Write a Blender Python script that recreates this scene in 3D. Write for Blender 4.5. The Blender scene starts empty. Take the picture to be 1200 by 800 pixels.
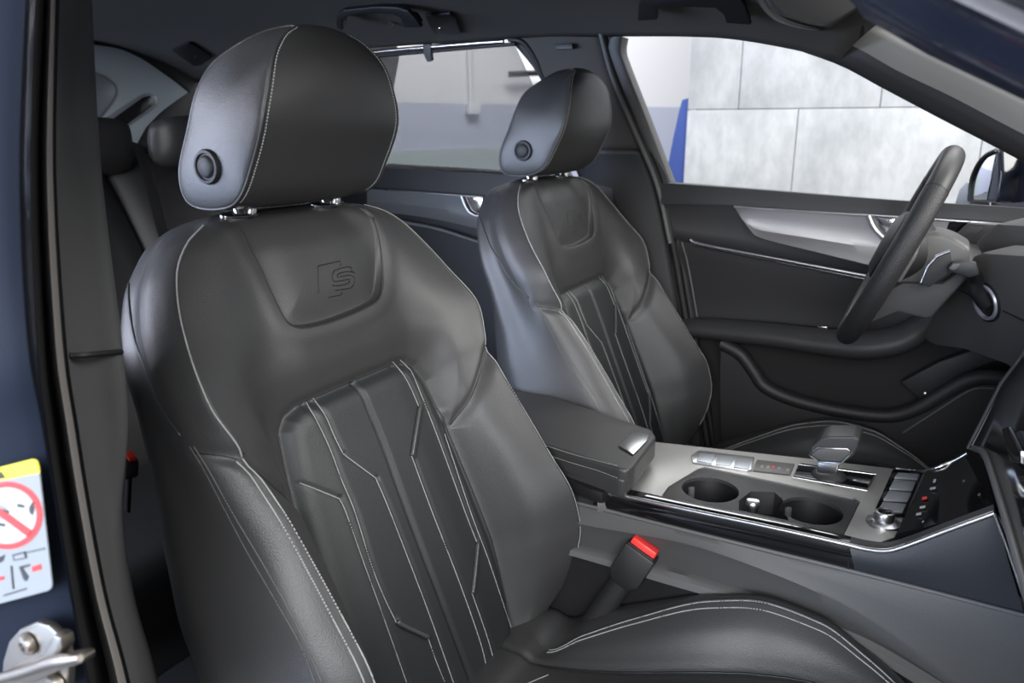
import bpy, bmesh, math, random
import numpy as np
from mathutils import Vector, Matrix
from mathutils.bvhtree import BVHTree
random.seed(7)
S = bpy.context.scene
COL = S.collection
# ------------------------------------------------------------------ camera
FPX, YAW, PITCH = 905.0, math.radians(28.9), math.radians(15.4)
CAM = np.array([0.0, -1.125, 1.12])
cR = np.array([math.cos(YAW), math.sin(YAW), 0.0])
cF = np.array([-math.sin(YAW)*math.cos(PITCH), math.cos(YAW)*math.cos(PITCH), -math.sin(PITCH)])
cU = np.cross(cR, cF)
cd = bpy.data.cameras.new('camera'); cam = bpy.data.objects.new('camera', cd); COL.objects.link(cam)
cam.location = CAM
cam.rotation_euler = Matrix((cR, cU, -cF)).transposed().to_euler()
cd.sensor_width = 36; cd.lens = FPX*36/1200; cd.clip_start = 0.02
cd.dof.use_dof = True; cd.dof.focus_distance = 1.05; cd.dof.aperture_fstop = 6.3
S.camera = cam
# ------------------------------------------------------------------ light
S.view_settings.view_transform = 'Standard'; S.view_settings.look = 'None'
S.view_settings.gamma = 1; S.view_settings.use_curve_mapping = False
S.view_settings.exposure = 0.0
W_ = bpy.data.worlds.new('garage_air'); S.world = W_; W_.use_nodes = True
_nt = W_.node_tree; _tc = _nt.nodes.new('ShaderNodeTexCoord'); _sp = _nt.nodes.new('ShaderNodeSeparateXYZ'); _rp = _nt.nodes.new('ShaderNodeValToRGB')
_nt.links.new(_tc.outputs['Generated'], _sp.inputs[0]); _nt.links.new(_sp.outputs['Z'], _rp.inputs[0]); _nt.links.new(_rp.outputs[0], _nt.nodes['Background'].inputs[0])
_e = _rp.color_ramp.elements; _e[0].position = 0.0; _e[0].color = (.16, .17, .19, 1); _e[1].position = 0.55; _e[1].color = (.86, .91, 1.0, 1)
_nt.nodes['Background'].inputs[1].default_value = 0.65
def area(name, loc, target, sx, sy, power, color=(1, 1, 1)):
    l = bpy.data.lights.new(name, 'AREA'); l.shape = 'RECTANGLE'; l.size = sx; l.size_y = sy
    l.energy = power; l.color = color
    o = bpy.data.objects.new(name, l); COL.objects.link(o); o.location = loc
    o.rotation_euler = (Vector(target)-Vector(loc)).to_track_quat('-Z', 'Y').to_euler()
    return o
area('garage_window_rear', (-2.9, -2.5, 1.65), (-0.7, -0.4, 1.08), 2.2, 1.4, 130, (0.82, 0.84, 1.0))
area('low_blue_fill', (-2.3, -3.2, 0.75), (-0.6, 0.1, 0.85), 2.2, 1.2, 150, (0.56, 0.71, 1.0))  # added blue source, gives the far seat's side its blue sheen
area('garage_lamp_door_side', (0.7, -3.2, 1.9), (-0.5, -0.3, 0.8), 2.0, 1.4, 150, (0.97, 0.98, 1.0))
area('garage_lamp_front', (1.9, 0.1, 2.3), (-0.4, 0.0, 0.7), 1.8, 1.4, 100, (1.0, 0.98, 0.95))
area('far_sheen_fill', (-0.5, 2.2, 2.7), (-0.3, 0.0, 0.6), 3.0, 0.6, 50, (1.0, 0.99, 0.97))  # added strip for sheen on armrest, console plate and cushion
area('concrete_wall_fill', (-0.2, 1.6, 3.4), (-0.2, 3.0, 0.9), 5.0, 0.6, 42, (1.0, 1.0, 1.0))  # added wash that brings the concrete wall up in brightness
area('painted_wall_fill', (-2.2, 3.6, 4.4), (-4.0, 6.0, 1.6), 3.0, 1.2, 330, (1.0, 0.99, 1.0))  # added source that brightens the white painted wall
area('garage_lamp_rear', (-3.3, 0.9, 2.7), (-1.9, 0.3, 1.1), 1.6, 1.2, 40, (0.80, 0.88, 1.0))
# ------------------------------------------------------------------ pixel -> point on a real plane
def ray(px, py): return cR*(px-600)/FPX - cU*(py-400)/FPX + cF
def AX(px, py, X): r = ray(px, py); return CAM + r*((X-CAM[0])/r[0])
def AY(px, py, Y): r = ray(px, py); return CAM + r*((Y-CAM[1])/r[1])
def AZ(px, py, Z): r = ray(px, py); return CAM + r*((Z-CAM[2])/r[2])
# ------------------------------------------------------------------ materials
def new_mat(name):
    m = bpy.data.materials.new(name); m.use_nodes = True
    return m, m.node_tree, m.node_tree.nodes['Principled BSDF']
def mat(name, col, rough=0.5, metal=0.0, bump=0.0, scale=300, vor=False, spec=0.5, var=0.0, coat=0.0):
    m, nt, b = new_mat(name)
    b.inputs['Base Color'].default_value = (*col, 1); b.inputs['Roughness'].default_value = rough
    b.inputs['Metallic'].default_value = metal; b.inputs['Specular IOR Level'].default_value = spec
    b.inputs['Coat Weight'].default_value = coat; b.inputs['Coat Roughness'].default_value = 0.05
    if bump or var:
        g = nt.nodes.new('ShaderNodeNewGeometry')
    if bump:
        t = nt.nodes.new('ShaderNodeTexVoronoi' if vor else 'ShaderNodeTexNoise'); t.inputs['Scale'].default_value = scale
        nt.links.new(g.outputs['Position'], t.inputs['Vector'])
        bp = nt.nodes.new('ShaderNodeBump'); bp.inputs['Strength'].default_value = bump; bp.inputs['Distance'].default_value = 0.001
        nt.links.new(t.outputs['Distance' if vor else 'Fac'], bp.inputs['Height']); nt.links.new(bp.outputs['Normal'], b.inputs['Normal'])
    if var:
        n = nt.nodes.new('ShaderNodeTexNoise'); n.inputs['Scale'].default_value = 9; n.inputs['Detail'].default_value = 4
        nt.links.new(g.outputs['Position'], n.inputs['Vector'])
        mr = nt.nodes.new('ShaderNodeMapRange'); mr.inputs['To Min'].default_value = rough-var; mr.inputs['To Max'].default_value = rough+var
        nt.links.new(n.outputs['Fac'], mr.inputs['Value']); nt.links.new(mr.outputs['Result'], b.inputs['Roughness'])
    return m
M = {}
M['leather'] = mat('black_leather', (0.036, 0.036, 0.0365), 0.40, bump=0.22, scale=900, vor=True, var=0.05)
M['leather_insert'] = mat('matte_black_leather', (0.019, 0.021, 0.022), 0.47, bump=0.25, scale=800, vor=True, var=0.04)
M['dark_leather'] = mat('dark_trim_leather', (0.013, 0.013, 0.014), 0.48, bump=.2, scale=900, vor=True)
M['piping'] = mat('glossy_leather_piping', (.06, .06, .06), .3)  # base lightened along with the gloss, so ridge highlights sit in the colour
M['shell'] = mat('black_seat_plastic', (0.012, 0.012, 0.013), 0.6, bump=0.1, scale=600)
M['thread'] = mat('grey_thread', (0.30, 0.30, 0.295), 0.7)
M['thread_dark'] = mat('dark_grey_thread', (0.10, 0.10, 0.10), 0.7)
M['chrome'] = mat('chrome', (0.75, 0.75, 0.77), 0.12, 1.0)
M['satin'] = mat('satin_chrome', (0.66, 0.66, 0.67), 0.28, 1.0)
M['dark_chrome'] = mat('dark_chrome', (0.30, 0.30, 0.31), 0.2, 1.0)
M['soft'] = mat('soft_black_plastic', (0.015, 0.015, 0.016), 0.55, bump=0.18, scale=500)
M['soft_grey'] = mat('soft_charcoal_plastic', (0.034, 0.034, 0.036), 0.55, bump=0.2, scale=500)
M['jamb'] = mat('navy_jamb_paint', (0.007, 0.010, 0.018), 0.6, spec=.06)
M['knee'] = mat('knee_panel_plastic', (0.07, 0.068, 0.066), 0.6, bump=.2, scale=450)
M['console_grey'] = mat('charcoal_console_plastic', (0.062, 0.062, 0.062), 0.55, bump=0.25, scale=420)
M['navy_soft'] = mat('dark_soft_side_plastic', (0.016, 0.018, 0.023), 0.5, bump=.15, scale=450)
M['mid_grey'] = mat('grey_plastic', (0.10, 0.10, 0.10), 0.5, bump=0.1, scale=500)
M['gloss'] = mat('piano_black', (0.006, 0.006, 0.007), 0.07, coat=0.6)
M['black'] = mat('deep_black_plastic', (0.008, 0.008, 0.009), 0.5)
M['rubber'] = mat('black_rubber', (0.012, 0.012, 0.012), 0.65)
M['rubber_tan'] = mat('warm_grey_rubber', (0.27, 0.25, 0.235), 0.55)
M['headliner'] = mat('dark_headliner_cloth', (0.066, 0.061, 0.055), 0.95, bump=0.3, scale=700)
M['cloth_grey'] = mat('grey_pillar_cloth', (0.085, 0.085, 0.085), 0.9, bump=0.3, scale=700)
M['pillar_olive'] = mat('grey_green_pillar_trim', (0.17, 0.17, 0.16), 0.85, bump=0.2, scale=700)
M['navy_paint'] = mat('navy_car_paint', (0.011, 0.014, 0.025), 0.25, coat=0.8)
M['alu'] = mat('brushed_dark_aluminium', (0.42, 0.415, 0.405), 0.48, 0.9, bump=0.05, scale=900)
M['alu_door'] = mat('brushed_aluminium_trim', (0.36, 0.355, 0.36), 0.42, 0.85)
M['rear_inlay'] = mat('dark_satin_inlay', (0.12, 0.125, 0.13), 0.5, 0.3)
M['silver_pl'] = mat('silver_plastic', (0.33, 0.35, 0.38), 0.35, 0.5)
M['carpet'] = mat('black_carpet', (0.008, 0.008, 0.008), 1.0, bump=0.5, scale=900)
M['red'] = mat('red_plastic', (0.80, 0.035, 0.03), 0.35)
M['red_print'] = mat('red_print', (0.72, 0.03, 0.025), 0.5)
M['white_print'] = mat('white_print', (0.40, 0.39, 0.37), 0.5)
M['grey_print'] = mat('grey_print', (0.22, 0.235, 0.24), 0.5)
M['yellow_print'] = mat('yellow_print', (0.72, 0.62, 0.02), 0.5)
M['black_print'] = mat('black_print', (0.02, 0.02, 0.02), 0.5)
M['steel'] = mat('worn_steel', (0.34, 0.31, 0.27), 0.38, 1.0, bump=0.1, scale=120)
M['paddle'] = mat('grey_wheel_plastic', (0.085, 0.083, 0.08), 0.45, bump=0.15, scale=500)
M['rear_lit'] = mat('window_lit_rear_trim', (0.42, 0.48, 0.52), 0.6)  # bluish window light and its brightness are mixed into this trim colour
def glass(name, tint):
    m, nt, b = new_mat(name); nt.nodes.remove(b)
    out = nt.nodes['Material Output']
    tr = nt.nodes.new('ShaderNodeBsdfTransparent'); tr.inputs[0].default_value = (*tint, 1)
    gl = nt.nodes.new('ShaderNodeBsdfGlossy'); gl.inputs['Roughness'].default_value = 0.02
    fr = nt.nodes.new('ShaderNodeFresnel'); fr.inputs['IOR'].default_value = 1.35
    mx = nt.nodes.new('ShaderNodeMixShader')
    nt.links.new(fr.outputs[0], mx.inputs[0]); nt.links.new(tr.outputs[0], mx.inputs[1]); nt.links.new(gl.outputs[0], mx.inputs[2])
    nt.links.new(mx.outputs[0], out.inputs[0]); return m
M['glass'] = glass('window_glass', (0.97, 0.98, 0.98)); 
def mesh_cloth():
    m, nt, b = new_mat('sun_blind_mesh'); nt.nodes.remove(b); out = nt.nodes['Material Output']
    tr = nt.nodes.new('ShaderNodeBsdfTransparent'); tl = nt.nodes.new('ShaderNodeBsdfTranslucent'); tl.inputs[0].default_value = (.10, .10, .11, 1)
    mx = nt.nodes.new('ShaderNodeMixShader'); mx.inputs[0].default_value = .45
    nt.links.new(tr.outputs[0], mx.inputs[1]); nt.links.new(tl.outputs[0], mx.inputs[2]); nt.links.new(mx.outputs[0], out.inputs[0]); return m
M['tint'] = mesh_cloth()
M['mirror'] = mat('mirror_glass', (0.8, 0.82, 0.86), 0.02, 1.0)
# ------------------------------------------------------------------ objects
BASE = {}                                    # world position of every object's origin
def _link(o, parent, loc):
    COL.objects.link(o); BASE[o.name] = np.array(loc, float)
    if parent is not None:
        o.parent = parent; o.location = Vector(BASE[o.name]-BASE[parent.name])
    else: o.location = Vector(loc)
    return o
def tag(o, label=None, cat=None, group=None, kind=None):
    if label: o['label'] = label
    if cat: o['category'] = cat
    if group: o['group'] = group
    if kind: o['kind'] = kind
    return o
def thing(name, label, cat, loc, group=None):
    o = bpy.data.objects.new(name, None); o.empty_display_size = 0.05
    _link(o, None, loc); return tag(o, label, cat, group)
def mesh(name, verts, faces, m, parent=None, smooth=True, loc=None, sharp=None, normals=None):
    verts = np.asarray(verts, float)
    if loc is None: loc = BASE[parent.name] if parent is not None else np.array([verts[:, 0].mean(), verts[:, 1].mean(), verts[:, 2].min()])
    me = bpy.data.meshes.new(name); me.from_pydata((verts-np.asarray(loc)).tolist(), [], [list(map(int, f)) for f in faces]); me.update()
    me.materials.append(M[m] if isinstance(m, str) else m)
    if smooth:
        me.polygons.foreach_set('use_smooth', [True]*len(me.polygons))
        if sharp is not None: me.set_sharp_from_angle(angle=math.radians(sharp))
    if normals is not None: me.normals_split_custom_set_from_vertices([tuple(n) for n in normals])
    o = bpy.data.objects.new(name, me); return _link(o, parent, loc)
def bm_mesh(name, bm, m, parent=None, smooth=True, sharp=35, recalc=True):
    if recalc: bmesh.ops.recalc_face_normals(bm, faces=bm.faces)
    bm.verts.index_update(); v = [tuple(x.co) for x in bm.verts]; f = [[q.index for q in p.verts] for p in bm.faces]; bm.free()
    return mesh(name, v, f, m, parent, smooth, sharp=sharp)
def cat(pts, n=12, closed=False):
    """Catmull-Rom through the points, n samples per span"""
    P = np.asarray(pts, float); N = len(P); out = []
    rng = range(N if closed else N-1)
    for i in rng:
        if closed: p0, p1, p2, p3 = P[(i-1) % N], P[i], P[(i+1) % N], P[(i+2) % N]
        else: p1, p2 = P[i], P[i+1]; p0 = P[i-1] if i else 2*p1-p2; p3 = P[i+2] if i+2 < N else 2*p2-p1
        t = np.linspace(0, 1, n, endpoint=False)[:, None]
        out.append(0.5*((2*p1)+(-p0+p2)*t+(2*p0-5*p1+4*p2-p3)*t**2+(-p0+3*p1-3*p2+p3)*t**3))
    out = np.concatenate(out)
    return out if closed else np.vstack([out, P[-1:]])
def resample(P, n=None, step=None, closed=False):
    P = np.asarray(P, float)
    if closed: P = np.vstack([P, P[:1]])
    d = np.r_[0, np.cumsum(np.linalg.norm(np.diff(P, axis=0), axis=1))]
    if n is None: n = max(2, int(round(d[-1]/step))+1)
    s = np.linspace(0, d[-1], n, endpoint=not closed)
    return np.stack([np.interp(s, d, P[:, k]) for k in range(P.shape[1])], 1)
def grid(name, rows, m, parent=None, closed_u=False, closed_v=False, cap=False, sharp=None, smooth=True):
    R_ = np.asarray(rows, float); a, b = R_.shape[:2]; f = []
    for i in range(a if closed_v else a-1):
        for j in range(b if closed_u else b-1):
            f.append((i*b+j, i*b+(j+1) % b, ((i+1) % a)*b+(j+1) % b, ((i+1) % a)*b+j))
    if cap: f.append(tuple(range(b))[::-1]); f.append(tuple((a-1)*b+j for j in range(b)))
    bm = bmesh.new(); vs = [bm.verts.new(p) for p in R_.reshape(-1, 3)]
    for q in f:
        try: bm.faces.new([vs[k] for k in q])
        except ValueError: pass
    bmesh.ops.remove_doubles(bm, verts=bm.verts, dist=1e-6)
    return bm_mesh(name, bm, m, parent, smooth, sharp)
def tube_geo(P, r, seg=8, closed=False, flat=None):
    """sweep a circle (radius r or per-point array; flat = (up vector, ratio)) along P"""
    P = np.asarray(P, float); n = len(P); r = np.broadcast_to(r, (n,))
    T = np.gradient(P, axis=0) if not closed else np.roll(P, -1, 0)-np.roll(P, 1, 0)
    T /= np.linalg.norm(T, axis=1)[:, None]+1e-12
    up = np.array([0, 0, 1.0]) if flat is None else np.asarray(flat[0], float)
    if abs(T[0]@up) > 0.95 and flat is None: up = np.array([1.0, 0, 0])
    V = []; a = np.linspace(0, 2*np.pi, seg, endpoint=False); k = 1 if flat is None else flat[1]
    B = up-T[0]*(T[0]@up); B /= np.linalg.norm(B)
    for i in range(n):
        if flat is not None: B = np.asarray(up, float)
        B = B-T[i]*(T[i]@B); B /= np.linalg.norm(B)+1e-12; N_ = np.cross(T[i], B)
        V.append(P[i]+r[i]*(np.cos(a)[:, None]*N_+k*np.sin(a)[:, None]*B))
    V = np.concatenate(V); f = []
    for i in range(n if closed else n-1):
        for j in range(seg):
            f.append((i*seg+j, i*seg+(j+1) % seg, ((i+1) % n)*seg+(j+1) % seg, ((i+1) % n)*seg+j))
    if not closed: f.append(tuple(range(seg))[::-1]); f.append(tuple((n-1)*seg+j for j in range(seg)))
    return V, f
def tube(name, P, r, m, parent=None, seg=8, closed=False, flat=None, sharp=50):
    V, f = tube_geo(P, r, seg, closed, flat); return mesh(name, V, f, m, parent, sharp=sharp)
def join(parts):
    V, F, o = [], [], 0
    for v, f in parts:
        V.append(np.asarray(v, float)); F += [tuple(int(k)+o for k in q) for q in f]; o += len(v)
    return np.concatenate(V), F
def slab(name, poly, vec, m, parent=None, bev=0.0, seg=2, sharp=35):
    """planar outline (3D points) pushed along vec, with rounded edges"""
    poly = np.asarray(poly, float); vec = np.asarray(vec, float); bm = bmesh.new()
    a = [bm.verts.new(p) for p in poly]; b = [bm.verts.new(p+vec) for p in poly]; n = len(a)
    bm.faces.new(a); bm.faces.new(b[::-1])
    for i in range(n): bm.faces.new((a[(i+1) % n], a[i], b[i], b[(i+1) % n]))
    if bev:
        bmesh.ops.recalc_face_normals(bm, faces=bm.faces)
        bmesh.ops.bevel(bm, geom=list(bm.edges), offset=bev, segments=seg, profile=0.6, affect='EDGES', clamp_overlap=True)
    return bm_mesh(name, bm, m, parent, True, sharp)
def box(name, c, size, m, parent=None, bev=0.003, rot=None, seg=2):
    c = np.asarray(c, float); h = np.asarray(size, float)/2
    Rm = np.eye(3) if rot is None else np.array(rot)
    p = [c+Rm@(h*np.array(s)) for s in ((-1, -1, -1), (1, -1, -1), (1, 1, -1), (-1, 1, -1))]
    return slab(name, p, Rm@np.array([0, 0, 2*h[2]]), m, parent, bev, seg)
def lathe(name, prof, c, axis, m, parent=None, seg=32, sharp=40):
    """profile of (radius, height) turned about axis through c"""
    ax = np.asarray(axis, float); ax /= np.linalg.norm(ax)
    e = np.array([1.0, 0, 0]) if abs(ax[0]) < 0.8 else np.array([0, 1.0, 0])
    e = e-ax*(e@ax); e /= np.linalg.norm(e); g = np.cross(ax, e); a = np.linspace(0, 2*np.pi, seg, endpoint=False)
    rows = [np.asarray(c)+ax*h+max(r, 1e-5)*(np.cos(a)[:, None]*e+np.sin(a)[:, None]*g) for r, h in prof]
    return grid(name, rows, m, parent, closed_u=True, sharp=sharp)
def evaluated(o):
    dg = bpy.context.evaluated_depsgraph_get(); return bpy.data.meshes.new_from_object(o.evaluated_get(dg))
def cut(o, cutters):
    for c in cutters:
        md = o.modifiers.new('cut', 'BOOLEAN'); md.object = c; md.operation = 'DIFFERENCE'; md.solver = 'EXACT'
        bpy.context.view_layer.update(); me = evaluated(o); o.modifiers.clear(); o.data = me
    for c in cutters: bpy.data.objects.remove(c)
    o.data.set_sharp_from_angle(angle=math.radians(35))
def copy_tree(o, parent=None):
    c = o.copy(); COL.objects.link(c); c.parent = parent
    for ch in [q for q in bpy.data.objects if q.parent == o and q != c]: copy_tree(ch, c)
    return c
def stitches(P, N_, pitch=0.0042, L=0.0024, r=0.0007, lift=0.0004):
    """thread: one small rounded bar per stitch along the surface path P with normals N_"""
    Q = resample(np.hstack([P, N_]), step=pitch); P, N_ = Q[:, :3], Q[:, 3:]; parts = []
    for i in range(len(P)-1):
        t = P[i+1]-P[i]; t = t/(np.linalg.norm(t)+1e-12); n = N_[i]/(np.linalg.norm(N_[i])+1e-12); b = np.cross(n, t)
        c = (P[i]+P[i+1])/2+n*lift; V = []
        for s, k in ((-1, 0.45), (-0.55, 1), (0.55, 1), (1, 0.45)):
            for (x, y) in ((1, -0.6), (0.7, 0.7), (-0.7, 0.7), (-1, -0.6)): V.append(c+t*s*L/2+k*r*(x*b+y*n))
        F = [(a*4+j, a*4+(j+1) % 4, a*4+4+(j+1) % 4, a*4+4+j) for a in range(3) for j in range(4)]+[(3, 2, 1, 0), (12, 13, 14, 15)]
        parts.append((V, F))
    return join(parts)
def hermite(xs, ys, x):
    xs = np.asarray(xs, float); ys = np.asarray(ys, float); d = np.zeros_like(ys); h = np.diff(xs); s = np.diff(ys)/h
    for i in range(1, len(xs)-1):
        d[i] = 0 if s[i-1]*s[i] <= 0 else 2*s[i-1]*s[i]/(s[i-1]+s[i])     # monotone
    d[0], d[-1] = s[0], s[-1]
    i = np.clip(np.searchsorted(xs, x)-1, 0, len(xs)-2); t = (x-xs[i])/h[i]
    return (ys[i]*(2*t**3-3*t**2+1)+h[i]*d[i]*(t**3-2*t**2+t)+ys[i+1]*(-2*t**3+3*t**2)+h[i]*d[i+1]*(t**3-t**2))
def seg_dist(p, line):
    """distance of points p (n,2) to a polyline"""
    best = np.full(len(p), 9.0)
    for a, b in zip(line[:-1], line[1:]):
        ab = b-a; t = np.clip(((p-a)@ab)/(ab@ab+1e-12), 0, 1); best = np.minimum(best, np.linalg.norm(p-(a+t[:, None]*ab), axis=1))
    return best
def inside(p, poly):
    x, y = p[:, 0], p[:, 1]; r = np.zeros(len(p), bool); n = len(poly)
    for i in range(n):
        x1, y1 = poly[i]; x2, y2 = poly[(i+1) % n]
        c = ((y1 > y) != (y2 > y)) & (x < (x2-x1)*(y-y1)/(y2-y1+1e-12)+x1); r ^= c
    return r
def sstep(t): t = np.clip(t, 0, 1); return t*t*(3-2*t)
def bvh_of(V, F): return BVHTree.FromPolygons([Vector(v) for v in V], F)
def trace(px, bvh, step=3.0, smooth=True):
    """photo outline -> the surface it lies on (near seat)"""
    Q = cat(px, 8) if smooth and len(px) > 2 else np.asarray(px, float)
    Q = resample(Q, step=step); P, N_ = [], []
    for q in Q:
        r = ray(*q); h, n, i, d = bvh.ray_cast(Vector(CAM), Vector(r).normalized())
        if h is not None:
            if n.dot(Vector(r)) > 0: n = -n
            P.append(tuple(h)); N_.append(tuple(n))
    return np.array(P), np.array(N_)
def to_uvw(P): d = np.asarray(P)-SO; return np.stack([d[..., 1], d@sV, d@sW], -1)
def onto(uv, bvh, sgn=1.0):
    """drop seat coordinates (u, v) onto the front surface"""
    P, N_ = [], []
    for u, v in uv:
        o = SW(np.array([u, v, 0.5])); h, n, i, d = bvh.ray_cast(Vector(o), Vector(-sW))
        if h is not None: P.append(tuple(h)); N_.append(tuple(n if n.dot(Vector(sW)) > 0 else -n))
    return np.array(P), np.array(N_)

# ================================================================== helpers on tilted planes
def AP(px, py, p0, n): r = ray(px, py); return CAM + r*(((np.asarray(p0)-CAM)@n)/(r@n))
WP0 = np.array([0, .70, 1.0]); WN = np.array([0, 1.0, .42]); WN /= np.linalg.norm(WN)      # plane of the far side windows
def AWIN(px, py, off=0.0): return AP(px, py, WP0-WN*off, WN)
def line(px, Y, n=6): return cat([AY(x, y, yy) for (x, y), yy in zip(px, Y if hasattr(Y, '__len__') else [Y]*len(px))], n) if len(px) > 2 else np.array([AY(x, y, yy) for (x, y), yy in zip(px, Y if hasattr(Y, '__len__') else [Y]*len(px))])
def loft(name, lines, m, parent=None, n=40, across=6, thick=None, smooth_across=True, sharp=40):
    """skin through several lines, optionally with a back face pushed by thick"""
    L = [resample(l, n) for l in lines]
    if smooth_across and len(L) > 2: R_ = np.stack([cat([l[i] for l in L], across) for i in range(n)], 1)
    else:
        R_ = np.stack(L, 0)
    if thick is None: return grid(name, R_, m, parent, sharp=sharp)
    t = np.asarray(thick, float); loop = np.concatenate([R_, (R_+t)[::-1]], 0)
    return grid(name, loop.transpose(1, 0, 2), m, parent, closed_u=True, cap=True, sharp=sharp)
def struct(o, label=None): return tag(o, label, kind='structure')
# ================================================================== garage
concrete, nt, b = new_mat('pale_concrete_panel')
g = nt.nodes.new('ShaderNodeNewGeometry'); mpn = nt.nodes.new('ShaderNodeMapping'); mpn.inputs['Scale'].default_value = (1.0, 1.0, .45)
n1 = nt.nodes.new('ShaderNodeTexNoise'); n1.inputs['Scale'].default_value = 13; n1.inputs['Detail'].default_value = 9; n1.inputs['Roughness'].default_value = .68
n2 = nt.nodes.new('ShaderNodeTexNoise'); n2.inputs['Scale'].default_value = 2.3; n2.inputs['Detail'].default_value = 5
nt.links.new(g.outputs['Position'], mpn.inputs[0]); nt.links.new(mpn.outputs[0], n1.inputs['Vector']); nt.links.new(g.outputs['Position'], n2.inputs['Vector'])
mm = nt.nodes.new('ShaderNodeMath'); mm.operation = 'MULTIPLY'; nt.links.new(n1.outputs['Fac'], mm.inputs[0]); nt.links.new(n2.outputs['Fac'], mm.inputs[1])
cr = nt.nodes.new('ShaderNodeValToRGB'); cr.color_ramp.elements[0].position = .13; cr.color_ramp.elements[0].color = (.45, .46, .47, 1); cr.color_ramp.elements[1].position = .32; cr.color_ramp.elements[1].color = (.66, .67, .68, 1)
nt.links.new(mm.outputs[0], cr.inputs[0]); nt.links.new(cr.outputs[0], b.inputs['Base Color']); b.inputs['Roughness'].default_value = .8
M['concrete'] = concrete
M['wall_white'] = mat('white_wall_paint', (.70, .70, .71), .8); M['wall_blue'] = mat('blue_grey_wall_paint', (.46, .48, .58), .75)
M['wall_green'] = mat('grey_green_skirting_paint', (.40, .47, .46), .7)
M['blue'] = mat('blue_banner_cloth', (.055, .10, .36), .7); M['ground'] = mat('grey_garage_floor', (.12, .12, .12), .6, var=.05)
struct(box('floor', (0, 1.5, -.05), (14, 16, .1), 'ground', bev=0), None)
WY = 3.0
def wx(px, py): return AY(px, py, WY)[0]
def wz(px, py): return AY(px, py, WY)[2]
jz = wz(940, 127); x0 = wx(806, 120); gp = .002
back_wall = box('wall_back', (1.2+x0/2+.02, WY+.07, 1.3), (2.4-x0-.04, .10, 2.6), 'ground', bev=0); struct(back_wall)
up = [x0, wx(868, 90), wx(1033, 110), wx(1033, 110)+.66, 2.3]; lo = [x0, wx(931, 180), wx(1151, 165), wx(1151, 165)+.88, 2.3]
for xs_, z0, z1 in ((up, jz+gp, 2.6), (lo, .05, jz-gp)):
    for a_, b_ in zip(xs_[:-1], xs_[1:]): box('concrete_panel', ((a_+b_)/2, WY+.01, (z0+z1)/2), (b_-a_-2*gp, .02, z1-z0), 'concrete', back_wall, .001)
# painted wall behind, running obliquely
k_ = 1.77; wl = [np.r_[(CAM+(AZ(x, y, 1.25)-CAM)*k_)] for x, y in ((470, 120), (755, 125))]
d_ = wl[1]-wl[0]; d_[2] = 0; d_ /= np.linalg.norm(d_); nrm = np.array([-d_[1], d_[0], 0]); zb = 1.12+.13*k_
A_, B_ = wl[0]-d_*10, wl[1]+d_*5
def wall_piece(name, z0, z1, m, parent=None, off=0):
    p = [np.r_[A_[:2], z0], np.r_[B_[:2], z0], np.r_[B_[:2], z1], np.r_[A_[:2], z1]]; return slab(name, np.array(p)-nrm*off, nrm*.15, m, parent, 0)
sw = struct(wall_piece('wall_left', zb, 4.2, 'wall_white')); wall_piece('lower_paint', .0, zb, 'wall_blue', sw)
def onwall(px, py, off=0.0): return AP(px, py, wl[0]-nrm*off, nrm)
sk = [onwall(440, 178, .03), onwall(640, 170, .03)]; slab('low_board', [np.r_[sk[0][:2], .0], np.r_[sk[1][:2], .0], sk[1], sk[0]], nrm*.03, 'wall_green', sw, 0)
pipe = thing('wall_socket', 'small grey socket box under a conduit on the painted garage wall', 'socket', onwall(552, 135, .03))
p1, p0_ = onwall(552, 122, .035), onwall(549, 20, .035); tube('conduit', [p1, p0_], .022, 'wall_white', pipe, 10)
qs = [onwall(x, y, .0) for x, y in ((545, 122), (559, 122), (559, 134), (545, 134))]; slab('socket_box', qs, -nrm*.08, 'wall_white', pipe, .01)
rod = tube('wall_rod', [onwall(597, 87, .12), onwall(640, 85, .12)], .028, 'black', None, 10); tag(rod, 'short black rod seen through the rear side window', 'rod')
bn = [AY(x, y, WY+.02) for x, y in ((806, 115), (799, 117), (795, 132), (788, 165), (779, 212), (768, 270), (800, 280), (806, 280))]
tag(slab('banner', bn, (0, .05, 0), 'blue', None, .004), 'slanted blue banner standing at the left end of the concrete wall', 'banner')
# ================================================================== cabin shell
ex = [-2.4, -1.9, -1.35, -.93, -.67, -.468, -.30, -.199, -.135, -.05]; ez = [1.20, 1.27, 1.322, 1.322, 1.314, 1.302, 1.271, 1.238, 1.204, 1.15]
cx_ = [-2.4, -1.9, -1.3, -.5, -.25, -.05]; cz_ = [1.30, 1.36, 1.385, 1.385, 1.365, 1.31]
def ceil_z(x, y): zc = hermite(cx_, cz_, np.array([x]))[0]; ze = hermite(ex, ez, np.array([x]))[0]; return zc-(zc-ze)*min(1.4, abs(y)/.57)**2.6
Xc = np.linspace(-2.4, -.12, 70); Yc = np.linspace(-.57, .57, 45)
def cxe(x, y): return -2.4+(x+2.4)*(2.28-.085*min(1, max(0, (abs(y)-.35)/.2)))/2.28
rows = [[(cxe(x, y), y, ceil_z(cxe(x, y), y)) for y in Yc] for x in Xc]
top_ = [[(cxe(x, y), y*1.06, ceil_z(cxe(x, y), y)+.045) for y in Yc[::-1]] for x in Xc]
struct(grid('ceiling', [r1+r2 for r1, r2 in zip(rows, top_)], 'headliner', closed_u=True, cap=True))
rp = [[(x, y*1.08, ceil_z(x, y)+.06) for y in Yc] for x in Xc]; rp2 = [[(x, y*1.08, ceil_z(x, y)+.075) for y in Yc[::-1]] for x in Xc]
struct(grid('trim_roof', [r1+r2 for r1, r2 in zip(rp, rp2)], 'navy_paint', closed_u=True, cap=True))
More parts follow.
